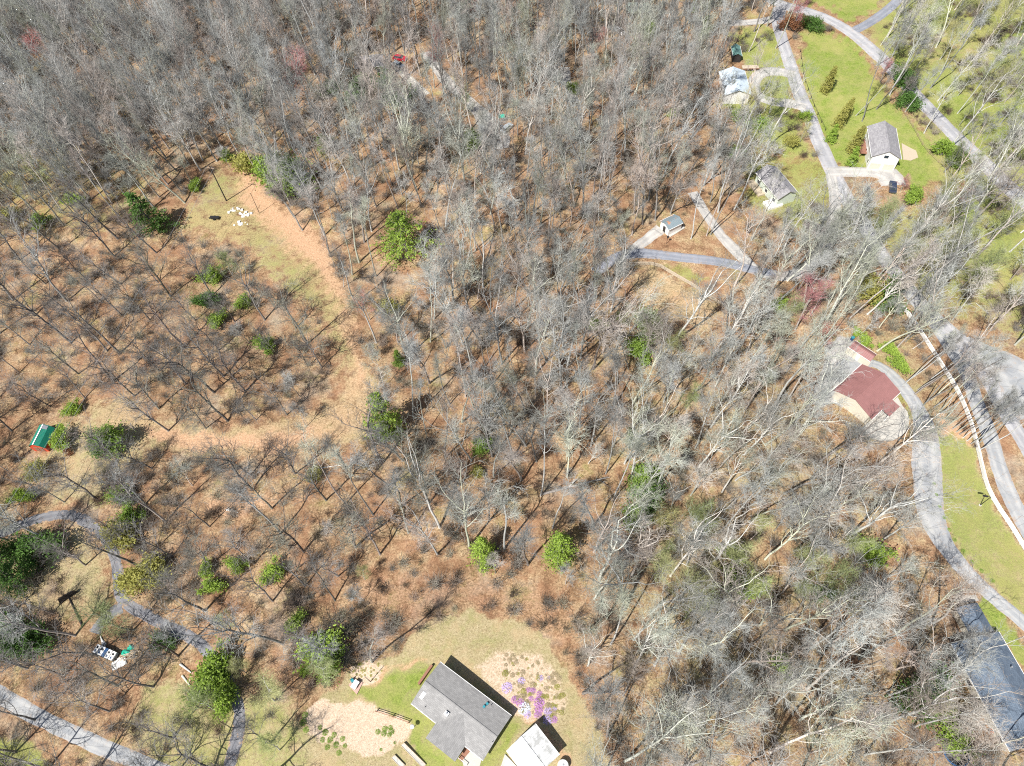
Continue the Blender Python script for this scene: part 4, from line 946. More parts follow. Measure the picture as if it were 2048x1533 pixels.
def grow_tree(seed, H=20, r0=.22, first=.35, nl=13, spread=55, limb=.32, fork=False, tw=1.0, up_=.25, dens=1.0, wig=.15):
    r = random.Random(seed); wood = []; twigs = []
    def branch(p, d, L, rad, lev, n):
        q = p.copy(); step = L / n; pts = []
        for i in range(n):
            d = (d + Vector((r.gauss(0, wig), r.gauss(0, wig), r.gauss(0, .11) + up_ * .22))).normalized()
            q2 = q + d * step; ra, rb = rad * (1 - .75 * i / n), rad * (1 - .75 * (i + 1) / n)
            (wood if lev <= 1 else twigs).append((*q, *q2, ra, rb)); pts.append((q2.copy(), d.copy(), rb, (i + 1) / n)); q = q2
        return pts
    d = Vector((r.gauss(0, .04), r.gauss(0, .04), 1)).normalized(); q = Vector((0, 0, -.4)); n = 9; trunk = []
    top = H * (.55 if fork else .88)
    wood.append((0, 0, -.4, 0, 0, .5, r0 * 1.6, r0 * 1.1))
    q = Vector((0, 0, .4))
    for i in range(n):
        d = (d + Vector((r.gauss(0, .06), r.gauss(0, .06), .12))).normalized(); q2 = q + d * top / n
        k = i / n; ra, rb = r0 * (1.1 - k * (.45 if fork else .8)), r0 * (1.1 - (i + 1) / n * (.45 if fork else .8))
        wood.append((*q, *q2, ra, rb)); trunk.append((q2.copy(), d.copy(), rb, (i + 1) / n)); q = q2
    limbs = []
    if fork:
        for k in range(r.randint(3, 4)):
            limbs.append((trunk[-1][0], perp(r, trunk[-1][1], math.radians(r.uniform(18, 42))), H * r.uniform(.38, .5), r0 * .5))
    for k in range(nl):
        s = first + (1 - first) * (k + r.random()) / nl; i = min(n - 1, int(s * n)); P, D, R, _ = trunk[i]
        if i > 0: P = trunk[i - 1][0].lerp(P, s * n - i)
        limbs.append((P, perp(r, D, math.radians(spread * r.uniform(.7, 1.2))), H * limb * r.uniform(.6, 1.15) * (1.15 - .5 * (s - first) / (1 - first)), max(.05, R * .55)))
    for (P, D, L, R) in limbs:
        for (p1, d1, ra, s1) in branch(P, D, L, R, 1, 6):
            if s1 < .25: continue
            for _ in range(r.choice((1, 1, 2)) if s1 < 1 else 2):
                L2 = L * r.uniform(.28, .5) * (1.2 - .5 * s1)
                for (p2, d2, rb, s2) in branch(p1, perp(r, d1, math.radians(r.uniform(25, 60))), L2, max(.036, ra * .6), 2, 4):
                    for _ in range(2 if r.random() < .45 * dens else 1):
                        L3 = r.uniform(.7, 1.5) * tw
                        for (p3, d3, rc, s3) in branch(p2, perp(r, d2, math.radians(r.uniform(25, 55))), L3, .022, 3, 2):
                            for _ in range(1):
                                e = p3 + perp(r, d3, math.radians(r.uniform(20, 55))) * r.uniform(.45, .95) * tw
                                twigs.append((*p3, *e, .014, .007))
    return wood, twigs
PROTO = {}
def make_proto(key, name, mats, **kw):
    wood, tw = grow_tree(**kw)
    a = tube_mesh("trunk", wood, mats[0], 6); b = tube_mesh("crown", tw, mats[1], 3)
    PROTO.setdefault(key, []).append((a, b, kw.get('H', 20), name))
for s in range(5): make_proto('spread', "bare_tree", ('bark_dark', 'twig_dark'), seed=10 + s, H=(19, 16, 21, 14, 18)[s], r0=(.21, .18, .24, .15, .2)[s], first=.32, nl=8, spread=58, limb=.33, fork=s != 2, tw=1.0, up_=.3, dens=.6, wig=.2)
for s in range(6): make_proto('mid', "bare_tree", ('bark_grey', 'twig_grey'), seed=30 + s, H=(23, 20, 26, 22, 25, 18)[s], r0=.22, first=.5, nl=(11, 9, 12, 10, 11, 12)[s], spread=42, limb=.2, fork=s % 2 == 0, up_=.45, dens=.65)
for s in range(5): make_proto('slim', "slender_bare_tree", ('bark_grey', 'twig_grey'), seed=50 + s, H=(25, 22, 27, 20, 24)[s], r0=.16, first=.58, nl=9, spread=34, limb=.14, tw=.8, up_=.5, dens=.5)
for s in range(6): make_proto('pale', "pale_bare_tree", ('bark_pale', 'twig_pale'), seed=70 + s, H=(25, 21, 27, 23, 19, 26)[s], r0=(.22, .19, .25, .2, .17, .23)[s], first=.4, nl=11, spread=38, limb=.26, fork=s % 2 == 1, up_=.3, wig=.18, dens=1.05)
for s in range(3): make_proto('young', "young_bare_tree", ('bark_grey', 'twig_grey'), seed=90 + s, H=(8, 6.5, 9.5)[s], r0=.07, first=.25, nl=9, spread=45, limb=.3, tw=.6, up_=.4, dens=.5)
for s in range(2): make_proto('red', "red_budding_tree", ('bark_grey', 'twig_red'), seed=110 + s, H=(14, 12)[s], r0=.17, first=.25, nl=15, spread=48, limb=.3, up_=.4)
for s in range(2): make_proto('green', "budding_green_tree", ('bark_grey', 'twig_green'), seed=120 + s, H=(15, 11)[s], r0=.13, first=.25, nl=14, spread=48, limb=.3, up_=.4, tw=.9)

LANDMARKS = [("the red barn shed", 94, 880), ("the big dark evergreen", 300, 440), ("the clearing power pole", 453, 402), ("the white rubble heaps", 485, 432),
    ("the bright green pine", 800, 460), ("the dirt track evergreen", 765, 815), ("the dirt track bend", 640, 850), ("the grey lawn house", 930, 1420),
    ("the lawn arc", 950, 1235), ("the two lone green conifers", 1040, 1090), ("the big fallen trunk", 1140, 975), ("the maroon roofed house", 1750, 790), ("the maroon garage", 1725, 700),
    ("the rusty roofed shed", 1340, 445), ("the blue grey driveway bend", 1240, 515), ("the tan garden plot", 1340, 600), ("the white fence", 1920, 800), ("the yellow green lawn", 1950, 1000),
    ("the slate roofed house", 1990, 1350), ("the lone bright green bush", 1740, 1100), ("the white gabled house", 1765, 290), ("the pale green house", 1550, 370), ("the looped driveway", 1540, 165),
    ("the green field", 1710, 20), ("the gravel lot", 2010, 740), ("the parked silver car", 797, 130), ("the green tarpaulin shelter", 1003, 243), ("the pink budding tree", 605, 110),
    ("the top edge house", 1275, 15), ("the loaded trailer", 216, 1308), ("the uprooted trunk", 150, 1225), ("the winding drive bend", 240, 1180), ("the gravel lane corner", 120, 1460), ("the sandy bank", 700, 1455),
    ("the dark pine cluster", 30, 1130), ("the red maple", 1600, 605), ("the scattered white boards", 465, 1021), ("the top corner conifer", 10, 65), ("the small top conifers", 1400, 40),
    ("the shaggy yellow green shrubs", 430, 1350), ("the country road", 1900, 262), ("the lower road fork", 1850, 625), ("the woods' top corner", 200, 120), ("the dark rhododendrons", 790, 195), ("the red maroon patio", 1790, 850)]
DIRS = ["to the right of", "up and right of", "above", "up and left of", "to the left of", "down and left of", "below", "down and right of"]
ORD = ["closest", "second closest", "third closest", "fourth closest", "fifth closest", "sixth closest"]
PLACED = []       # (object, adjective phrase, px, py)
def put_tree(kind, px, py, phrase, rz=None, sc=1.0, lean=(0, 0), idx=None, r=random):
    P = PROTO[kind]; i = r.randrange(len(P)) if idx is None else idx; a, b, H, nm = P[i]
    p = at(px, py)
    t = bpy.data.objects.new(nm, None); COL.objects.link(t); t.location = p; t.empty_display_size = .5
    t.rotation_euler = (lean[1], lean[0], r.uniform(0, 6.28) if rz is None else rz)
    R = Euler((0, 0, t.rotation_euler[2])).to_matrix(); T = Vector((lean[0], lean[1], 1)).normalized()
    q = Vector((0, 0, 1)).rotation_difference(T) @ Euler((0, 0, t.rotation_euler[2])).to_quaternion()
    t.rotation_mode = 'QUATERNION'; t.rotation_quaternion = q
    s = sc; t.scale = (s, s, s * r.uniform(.95, 1.08))
    for m_, n_ in ((a, "trunk"), (b, "crown")):
        o = bpy.data.objects.new(n_, m_); COL.objects.link(o); o.parent = t
    cat = {"bare_tree": "bare tree", "slender_bare_tree": "bare tree", "pale_bare_tree": "bare tree", "young_bare_tree": "young tree", "red_budding_tree": "budding tree", "budding_green_tree": "budding tree"}[nm]
    t["category"] = cat; t["group"] = {"bare_tree": "grey bare trees of the wood", "slender_bare_tree": "slender bare trees of the wood", "pale_bare_tree": "pale barked bare trees", "young_bare_tree": "young bare trees", "red_budding_tree": "red budding trees", "budding_green_tree": "greening trees"}[nm]
    PLACED.append((t, phrase, px, py)); return t

# where single trees can be told apart in the photograph: (base x, base y, kind, scale)
HAND = [(91, 568, 's', .9), (215, 702, 's', 1), (241, 707, 's', 1), (424, 591, 's', .9), (530, 640, 's', 1.1), (369, 695, 's', 1.1), (157, 748, 's', .9), (227, 763, 's', 1.1), (448, 753, 's', 1.1),
 (429, 785, 's', 1.2), (615, 732, 's', .8), (644, 736, 's', 1.15), (600, 794, 'y', 1.2), (101, 813, 's', .9), (318, 818, 's', .9), (337, 862, 's', 1), (412, 857, 's', 1), (456, 842, 's', 1.1), (513, 840, 's', .75),
 (574, 830, 's', .9), (613, 854, 'y', 1), (24, 862, 's', 1), (502, 951, 's', 1.1), (504, 980, 's', 1.25), (591, 948, 's', .8), (554, 708, 's', .7), (300, 640, 's', 1), (60, 690, 's', 1), (150, 640, 's', .9),
 (354, 343, 'm', 1), (378, 328, 'm', .95), (434, 323, 'm', 1.05), (236, 478, 's', 1.1), (229, 513, 's', 1), (313, 506, 's', 1.05), (308, 415, 'm', 1.1), (519, 352, 'm', 1), (588, 434, 'm', .9), (605, 461, 'm', .9), (644, 379, 'm', 1),
 (120, 500, 's', 1), (40, 520, 's', .9), (14, 1080, 's', 1), (415, 1135, 's', 1), (509, 1128, 's', .8), (608, 1104, 's', 1.1), (677, 1153, 's', .8), (410, 1222, 's', 1), (357, 1312, 's', 1), (236, 1372, 's', 1.1), (219, 1423, 's', 1.1),
 (347, 1476, 's', .8), (543, 1485, 's', .7), (106, 1227, 's', .8), (198, 1311, 's', .9), (130, 1352, 's', 1), (32, 1504, 's', 1), (307, 1374, 's', .9), (670, 1201, 's', .7), (20, 1290, 's', .9), (70, 1440, 's', .8),
 (753, 686, 'm', 1), (813, 719, 'm', 1), (859, 767, 'm', 1.1), (764, 927, 's', 1.2), (782, 862, 'm', 1), (805, 922, 'm', .8), (924, 845, 'm', .95), (853, 869, 'l', .7), (974, 876, 'm', 1.1), (1025, 917, 'm', 1), (1073, 924, 'm', .8),
 (1182, 893, 'm', 1), (1227, 893, 'p', 1), (1263, 890, 'p', 1), (853, 972, 's', .9), (858, 1006, 's', .8), (919, 972, 'm', .8), (994, 678, 'm', 1), (931, 794, 'l', 1), (711, 1095, 's', 1.1), (760, 1109, 's', 1), (875, 1109, 'm', .9),
 (726, 1203, 'y', .8), (1199, 1160, 'p', 1.15), (991, 1147, 'y', 1), (1131, 1169, 'y', 1), (1179, 1256, 'p', .7), (1176, 1331, 'p', .8), (1268, 1335, 'p', 1), (1319, 1420, 'p', 1.25), (1309, 1331, 'p', 1.1), (1189, 1198, 'p', .8),
 (1399, 1311, 'p', 1.2), (1491, 1386, 'p', 1.1), (1741, 1458, 'p', 1.3), (1656, 1290, 'p', 1.25), (1632, 1266, 'p', 1.2), (1348, 1465, 'p', 1.1), (1600, 1440, 'p', 1), (1540, 1505, 'p', 1.1), (1440, 1240, 'p', 1.1),
 (1469, 572, 'p', .9), (1507, 575, 'p', .9), (1755, 702, 'p', .9), (1382, 478, 'l', 1), (1413, 472, 'l', 1), (1421, 470, 'l', 1), (1468, 420, 'p', 1.1), (1724, 243, 'l', 1), (1712, 232, 'l', .9), (1753, 219, 'l', 1.1),
 (1813, 763, 'l', .8), (1806, 771, 'l', .8), (1830, 789, 'l', 1.0), (1836, 780, 'l', .9), (1854, 804, 'l', .9), (1862, 800, 'l', .9), (1874, 831, 'l', .9), (1880, 822, 'l', .8), (1898, 849, 'l', .8), (1890, 838, 'l', .75), (1905, 858, 'l', .75), (1913, 864, 'l', .75),
 (1919, 869, 'l', .8), (1926, 876, 'l', .75), (1934, 882, 'l', .8), (1942, 888, 'l', .75), (1949, 893, 'l', .85), (1955, 880, 'l', .8), (1811, 684, 'l', .7), (1826, 698, 'l', .7), (1846, 725, 'l', .7), (1860, 760, 'l', .7), (1960, 900, 'l', .85), (1868, 815, 'l', .8), (1845, 812, 'l', .8),
 (1950, 690, 'p', .8), (1905, 640, 'p', .9), (1980, 660, 'p', 1), (2030, 690, 'p', 1)]
KEY = {'s': 'spread', 'm': 'mid', 'l': 'slim', 'p': 'pale', 'y': 'young'}
PHR = {'spread': "spreading dark bare tree", 'mid': "tall grey bare tree", 'slim': "slender bare tree", 'pale': "pale barked bare tree", 'young': "young thin tree", 'red': "red budding tree", 'green': "hazy greening tree"}
R0 = random.Random(77)
def lean_at(px, py, k, r):
    lx = 0.0
    if px < 760: lx -= .10 * min(1, (760 - px) / 400)
    if px > 1150: lx += .11 * min(1, (px - 1150) / 350)
    if k == 'slim' and px > 1790 and py > 650: return (.22 + r.gauss(0, .05), .02 + r.gauss(0, .04))
    return (lx + r.gauss(0, .08), .02 + r.gauss(0, .07))
TREE_XY = []
for (px, py, k, sc) in HAND:
    kk = KEY[k]; p = at(px, py); TREE_XY.append((p.x, p.y)); put_tree(kk, px, py, PHR[kk], sc=sc, lean=lean_at(px, py, kk, R0), r=R0)
for (px, py, k, sc) in [(620, 215, 'red', 1.25), (885, 150, 'red', .9), (950, 45, 'red', .9), (1025, 55, 'red', .9), (1590, 660, 'red', .95), (740, 640, 'red', .55), (1190, 130, 'red', .8), (110, 145, 'red', .9), (580, 25, 'red', .7), (1585, 60, 'red', .7), (1760, 165, 'red', .5), (1905, 420, 'red', .6), (1800, 385, 'red', .35), (1640, 700, 'red', .6),
    (930, 235, 'green', .9), (1300, 690, 'green', 1), (1340, 720, 'green', .9), (1560, 650, 'green', .9), (1600, 1150, 'green', 1.1), (1640, 1180, 'green', 1), (430, 1420, 'green', .9), (560, 1500, 'green', .8), (1240, 660, 'green', .6), (1460, 1130, 'green', 1), (1500, 1190, 'green', 1), (470, 560, 'green', .8), (110, 390, 'green', 1.0), (60, 420, 'green', .9), (1370, 820, 'green', .8), (1900, 520, 'green', 1.1), (1980, 480, 'green', 1.1), (2020, 560, 'green', 1), (1880, 120, 'green', 1.1), (1960, 60, 'green', 1.1), (2030, 150, 'green', 1), (2000, 250, 'green', 1), (1820, 90, 'green', .9), (1760, 480, 'green', .9), (1530, 250, 'green', .9), (1480, 260, 'green', .9), (1600, 285, 'green', .6), (730, 1160, 'green', .5), (660, 1360, 'green', .9)]:
    p = at(px, py); TREE_XY.append((p.x, p.y)); (excl(p.x, p.y, 5.5 * sc) if k == 'red' else None); put_tree(k, px, py, PHR[k], sc=sc * (1.2 if k == 'red' else 1), lean=(R0.gauss(0, .03), R0.gauss(0, .03)), r=R0)

# every other tree of the wood
BARE_ZONES = [LAWN, CLEARING, RLAWN, RSTRIP, MEADOW, FIELD, GARDEN, SHEDGROUND, TRACK,
    [(700, 1140), (870, 1120), (960, 1130), (1100, 1165), (1150, 1200), (1150, 1330), (1110, 1300), (950, 1220), (820, 1260), (760, 1230)],
    [(1650, 650), (1740, 680), (1820, 770), (1870, 860), (1870, 1100), (1840, 1100), (1830, 900), (1700, 890), (1640, 800)],
    [(1860, 660), (1950, 690), (2060, 700), (2060, 1100), (1960, 900), (1880, 760)], [(190, 790), (300, 800), (330, 850), (260, 870), (150, 900), (60, 900), (60, 850), (130, 830)],
    [(60, 1060), (170, 1050), (225, 1110), (230, 1210), (170, 1230), (120, 1190), (190, 1130), (150, 1090)],
    [(1935, 1200), (2060, 1180), (2100, 1500), (2015, 1490), (1925, 1300)], [(1440, 110), (1580, 100), (1600, 230), (1440, 210)], [(1490, 330), (1620, 320), (1650, 400), (1560, 420)], [(600, 1390), (700, 1350), (560, 1560), (480, 1560)], [(195, 1285), (290, 1285), (290, 1345), (195, 1345)]]
SPARSE = [([(-100, 440), (240, 440), (420, 520), (700, 760), (720, 960), (560, 1010), (-100, 1010)], 8.4), ([(-100, 1000), (640, 1000), (700, 1150), (640, 1420), (560, 1560), (-100, 1560)], 7.6), ([(1600, 60), (1900, 300), (1900, 400), (1500, 440), (1440, 300), (1440, 60)], 7.5), ([(1560, 440), (1880, 400), (1870, 600), (1700, 640), (1560, 620)], 3.9), ([(1400, 420), (1540, 440), (1540, 560), (1240, 600), (1240, 480)], 8), ([(1180, 1120), (1600, 1180), (1700, 1560), (1180, 1560)], 4.5), ([(700, 900), (1200, 950), (1180, 1150), (700, 1150)], 6.2), ([(-200, 1480), (300, 1560), (-200, 1700)], 8)]
rf_ = random.Random(2024); cell = {}
def cellkey(x, y): return (int(x // 4), int(y // 4))
for (x, y) in TREE_XY: cell.setdefault(cellkey(x, y), []).append((x, y, 4.0))
cand = []
lo = at(-150, 1600); 
for _ in range(150000):
    x = rf_.uniform(-215, 215); y = rf_.uniform(-12, 285); cand.append((x, y))
C = np.array(cand); Zc = hgt(C[:, 0], C[:, 1]); cx_, cy_ = pix(C[:, 0], C[:, 1], Zc)
ok = (cx_ > -160) & (cx_ < PW + 110) & (cy_ > -75) & (cy_ < PH + 60)
for z in BARE_ZONES: ok &= ~inpoly(cx_, cy_, z)
for pl, hw in ROADS: ok &= segdist(C[:, 0], C[:, 1], pl) > hw
for (x, y, r_) in EXCL: ok &= np.hypot(C[:, 0] - x, C[:, 1] - y) > r_
OPEN = [[(1960, 1215), (2060, 1255), (2060, 1420), (1995, 1320)], [(50, 835), (120, 835), (120, 905), (50, 905)], CLEARING, MEADOW, LAWN, RLAWN, RSTRIP, SHEDGROUND, FIELD, BARE_ZONES[9], [(735, 405), (865, 400), (890, 510), (740, 515)], [(935, 1045), (1000, 1045), (1000, 1125), (935, 1125)], [(1085, 1035), (1155, 1035), (1155, 1130), (1085, 1130)],
    [(60, 845), (140, 845), (160, 910), (60, 910)], [(1672, 670), (1760, 672), (1830, 790), (1815, 855), (1760, 860), (1690, 812), (1665, 750)], [(1725, 240), (1810, 240), (1845, 330), (1730, 335)], [(1310, 425), (1370, 425), (1370, 475), (1310, 475)], [(1650, 130), (1720, 200), (1720, 320), (1650, 300)], [(1860, 650), (1960, 700), (2060, 720), (2060, 1100), (1960, 900)],
    [(1600, 200), (1680, 330), (1700, 400), (1640, 400), (1630, 300)], [(190, 1285), (290, 1280), (290, 1345), (190, 1345)], [(250, 370), (345, 370), (345, 465), (250, 465)], [(735, 760), (805, 760), (805, 870), (735, 870)], [(750, 680), (810, 680), (810, 735), (750, 735)], [(1400, 420), (1500, 510), (1520, 545), (1380, 470)], [(795, 120), (860, 150), (865, 195), (800, 150)]]
LOWOPEN = [TRACK, CLAY2, CLAY3, GARDEN]
for hh_ in (6.0, 12.0, 18.0):
    lnx = np.where(cx_ > 1150, .11 * np.minimum(1, (cx_ - 1150) / 350), np.where(cx_ < 760, -.10 * np.minimum(1, (760 - cx_) / 400), 0))
    for dx_ in (0, 1.0):       # upright and with the lean of that side of the wood
        ux, uy = pix(C[:, 0] + lnx * hh_ * dx_, C[:, 1] + .02 * hh_ * dx_, Zc + hh_)
        for z in OPEN: ok &= ~inpoly(ux, uy, z)
ux, uy = pix(C[:, 0], C[:, 1], Zc + 6.0)
for z in LOWOPEN: ok &= ~inpoly(ux, uy, z)
SUNNY = [LAWN, BARE_ZONES[9], [(1050, 1440), (1130, 1500), (1100, 1600), (1000, 1560)], CLAY1, RLAWN]
for hh_ in (5.0, 11.0):
    sx_, sy__ = C[:, 0] - sd.x / sd.z * hh_, C[:, 1] - sd.y / sd.z * hh_
    ux, uy = pix(sx_, sy__, hgt(sx_, sy__))
    for z in SUNNY: ok &= ~inpoly(ux, uy, z)
dist = np.full(len(C), 4.6)
dist = np.where(inpoly(cx_, cy_, [(-200, -100), (1400, -100), (1400, 200), (700, 200), (430, 320), (200, 420), (-200, 440)]), 4.2, dist)
dist = np.where(inpoly(cx_, cy_, EASTWOOD), 6.6, dist)
for pl, dd_ in SPARSE: dist = np.where(inpoly(cx_, cy_, pl), dd_, dist)
dist = dist * np.random.RandomState(3).uniform(.8, 1.25, len(C))
FILL = []
for i in np.nonzero(ok)[0]:
    x, y = C[i]; d0 = dist[i]; k = cellkey(x, y); good = True
    for a in range(-3, 4):
        for b in range(-3, 4):
            for (u, v, dd_) in cell.get((k[0] + a, k[1] + b), ()):
                if (u - x) ** 2 + (v - y) ** 2 < d0 * d0: good = False; break
            if not good: break
        if not good: break
    if good: cell.setdefault(k, []).append((x, y, d0)); FILL.append((x, y, float(cx_[i]), float(cy_[i]), d0))
def species(px, py, r):
    u = r.random()
    if (bool(inpoly(np.array(px), np.array(py), EASTWOOD)) or bool(inpoly(np.array(px), np.array(py), MIDEAST))) and r.random() < .28: return 'green'
    if 1300 < px < 1700 and 1050 < py < 1250 and r.random() < .3: return 'green'
    if px < 650 and py > 1000 and r.random() < .14: return 'green'
    if px < 680 and py > 560 or (px < 420 and py > 460): return 'spread' if u < .72 else ('young' if u < .85 else 'mid')
    if px > 1230 and py > 560 + (px - 1230) * .0 or px > 1500 or (px > 1180 and py > 1120): return 'pale' if u < .62 else ('mid' if u < .75 else ('slim' if u < .86 else 'young'))
    if py < 330 and px < 700: return 'mid' if u < .8 else 'young' if u > .93 else 'slim'
    return 'mid' if u < .45 else ('slim' if u < .72 else ('young' if u < .84 else 'pale' if px > 900 else 'mid'))
GR = {'mid': [], 'spread': [], 'slim': [], 'pale': [], 'young': [], 'green': []}
for (x, y, px, py, d0) in FILL: GR[species(px, py, rf_)].append((x, y, px, py))
# the largest in view are objects, the rest one mass
have = {k: sum(1 for o, ph, a, b in PLACED if ph == PHR[k]) for k in GR}
limit = {'spread': 300, 'mid': 300 - have['spread'], 'slim': 300 - have['slim'], 'pale': 300 - have['pale'], 'young': 150}
REST = []
lim_spread = 110; 
for k, lst in GR.items():
    def view_size(q):
        inside = 0 if (-30 < q[2] < PW + 30 and -40 < q[3] < PH + 30) else 1
        return (inside, math.hypot(q[0], q[1], CAM_H))
    lst.sort(key=view_size)
    n = {'spread': max(0, 130 - have['spread']), 'mid': max(0, 170 - have['mid']), 'slim': 300 - have['slim'], 'pale': 300 - have['pale'], 'young': 160, 'green': 250}[k]
    for i, (x, y, px, py) in enumerate(lst):
        sc = rf_.choice((.6, .8, .9, 1.0, 1.0, 1.1, 1.15)) * rf_.uniform(.93, 1.07) * (.93 if k == 'pale' else 1)
        ln = lean_at(px, py, k, rf_)
        if i < n: put_tree(k, px, py, PHR[k], sc=sc, lean=ln, r=rf_)
        else: REST.append((k, x, y, sc, ln, rf_.uniform(0, 6.28)))
# labels: by the nearest thing one can find, the direction from it and the rank of nearness
buck = {}
for t, ph, px, py in PLACED:
    li = min(range(len(LANDMARKS)), key=lambda i: math.hypot(px - LANDMARKS[i][1], py - LANDMARKS[i][2])); nm, lx, ly = LANDMARKS[li]
    a = math.atan2(-(py - ly), px - lx); di = int(round(a / (math.pi / 4))) % 8
    buck.setdefault((ph, li, di), []).append((math.hypot(px - lx, py - ly), t))
for (ph, li, di), lst in buck.items():
    lst.sort(key=lambda q: q[0]); nm = LANDMARKS[li][0]
    for i, (d, t) in enumerate(lst):
        if i < len(ORD): t["label"] = f"{ph} {DIRS[di]} {nm}, {ORD[i]}"
        else: t["label"] = f"{ph} farther {DIRS[di]} {nm}"
# the rest of the wood
keys = []; srcs = []
for k in ('mid', 'spread', 'slim', 'pale', 'young'):
    for j, pr_ in enumerate(PROTO[k]): keys.append((k, j)); srcs.append(pr_)
# seen whole, the far trees are one mass: points that carry a copy of each tree shape
pts = [Vector((x, y, float(hgt(x, y)))) for (_, x, y, _, _, _) in REST]
wm_ = bpy.data.meshes.new("woods"); wm_.from_pydata([tuple(p) for p in pts], [], []); wm_.update()
idx_a = wm_.attributes.new("pick", 'INT', 'POINT'); sc_a = wm_.attributes.new("size", 'FLOAT', 'POINT'); ro_a = wm_.attributes.new("turn", 'FLOAT_VECTOR', 'POINT')
kidx = {k: [i for i, (a, b) in enumerate(keys) if a == k] for k in PROTO}
for i, (k, x, y, sc, ln, rz) in enumerate(REST):
    idx_a.data[i].value = rf_.choice(kidx[k]); sc_a.data[i].value = sc
    q = Vector((0, 0, 1)).rotation_difference(Vector((ln[0], ln[1], 1)).normalized()) @ Euler((0, 0, rz)).to_quaternion()
    ro_a.data[i].vector = tuple(q.to_euler())
woods = bpy.data.objects.new("woods", wm_); COL.objects.link(woods)
tag(woods, "the rest of the bare wood, grey crowns too many to count", "woods", kind='stuff')
src_obj = {}
for t, ph, px, py in PLACED:
    for c in t.children: src_obj.setdefault(c.data.name, c)
def scatter_nodes(name, obj, srcs):
    """one object whose points each carry one of the given shapes"""
    ng = bpy.data.node_groups.new(name, 'GeometryNodeTree')
    ng.interface.new_socket("Geometry", in_out='INPUT', socket_type='NodeSocketGeometry'); ng.interface.new_socket("Geometry", in_out='OUTPUT', socket_type='NodeSocketGeometry')
    gi = ng.nodes.new("NodeGroupInput"); go = ng.nodes.new("NodeGroupOutput"); join = ng.nodes.new("GeometryNodeJoinGeometry"); insts = []
    for meshes in srcs:
        j = ng.nodes.new("GeometryNodeJoinGeometry")
        for me_ in meshes:
            o = src_obj.get(me_.name) or bpy.data.objects.new(me_.name, me_)
            src_obj[me_.name] = o
            oi = ng.nodes.new("GeometryNodeObjectInfo"); oi.transform_space = 'ORIGINAL'; oi.inputs[0].default_value = o
            ng.links.new(oi.outputs["Geometry"], j.inputs[0])
        g2i = ng.nodes.new("GeometryNodeGeometryToInstance"); ng.links.new(j.outputs[0], g2i.inputs[0]); insts.append(g2i)
    for g2i in reversed(insts): ng.links.new(g2i.outputs[0], join.inputs[0])
    iop = ng.nodes.new("GeometryNodeInstanceOnPoints"); ng.links.new(gi.outputs[0], iop.inputs["Points"]); ng.links.new(join.outputs[0], iop.inputs["Instance"])
    iop.inputs["Pick Instance"].default_value = True
    for nm, typ, sock in (("pick", 'INT', "Instance Index"), ("size", 'FLOAT', "Scale"), ("turn", 'FLOAT_VECTOR', "Rotation")):
        na = ng.nodes.new("GeometryNodeInputNamedAttribute"); na.data_type = typ; na.inputs[0].default_value = nm
        ng.links.new([o for o in na.outputs if o.enabled and o.name == "Attribute"][0], iop.inputs[sock])
    ng.links.new(iop.outputs[0], go.inputs[0])
    md = obj.modifiers.new(name, 'NODES'); md.node_group = ng
scatter_nodes("woods", woods, [(q[0], q[1]) for q in srcs])
# low brush and brambles between the trunks
def brush(seed, R, H, mat, n=46):
    r = random.Random(seed); seg = []
    for _ in range(n):
        a = r.uniform(0, 6.283); q = Vector((math.cos(a), math.sin(a), 0)) * R * r.uniform(0, .8); d = Vector((r.gauss(0, .5), r.gauss(0, .5), 1)).normalized(); L = H * r.uniform(.5, 1.1)
        for k in range(3):
            d = (d + Vector((r.gauss(0, .3), r.gauss(0, .3), -.12 * k))).normalized(); e = q + d * L / 3
            seg.append((*q, *e, .028 - .006 * k, .022 - .006 * k))
            f = e + perp(r, d, .8) * L * r.uniform(.15, .4); seg.append((*e, *f, .014, .006)); q = e
    return tube_mesh("brush", seg, mat, 3)
BR = [brush(200 + i, (1.0, 1.4, .8, 1.2)[i], (1.8, 1.4, 2.6, 2.0)[i], ('brush', 'brush', 'brush_grey', 'brush_grey')[i]) for i in range(4)]
rb_ = np.random.RandomState(12); NB = 26000
bx, by = rb_.uniform(-205, 205, NB), rb_.uniform(-8, 262, NB); bz = hgt(bx, by); bpx, bpy_ = pix(bx, by, bz)
kb = (bpx > -40) & (bpx < PW + 40) & (bpy_ > -30) & (bpy_ < PH + 40)
for z in [q for q in BARE_ZONES if q is not BARE_ZONES[9]]: kb &= ~inpoly(bpx, bpy_, z)
for pl, hw in ROADS: kb &= segdist(bx, by, pl) > hw + .3
for (x, y, r_) in EXCL: kb &= np.hypot(bx - x, by - y) > r_
clump = .5 + .5 * np.sin(bx * .21 + 1.3 * np.sin(by * .13)) * np.cos(by * .19 + np.sin(bx * .09))
pr = clump ** 1.6 * .75
pr = np.where(inpoly(bpx, bpy_, [(540, 1170), (760, 1190), (830, 1260), (740, 1330), (640, 1390), (500, 1330)]), 1.0, pr)
pr = np.where(inpoly(bpx, bpy_, BARE_ZONES[9]), .4, pr)
pr = np.where(inpoly(bpx, bpy_, [(200, 930), (330, 900), (400, 1120), (330, 1200), (250, 1100)]), 1.0, pr)
kb &= rb_.uniform(0, 1, NB) < pr
bi = np.nonzero(kb)[0]
um = bpy.data.meshes.new("undergrowth"); um.from_pydata([(bx[i], by[i], bz[i]) for i in bi], [], []); um.update()
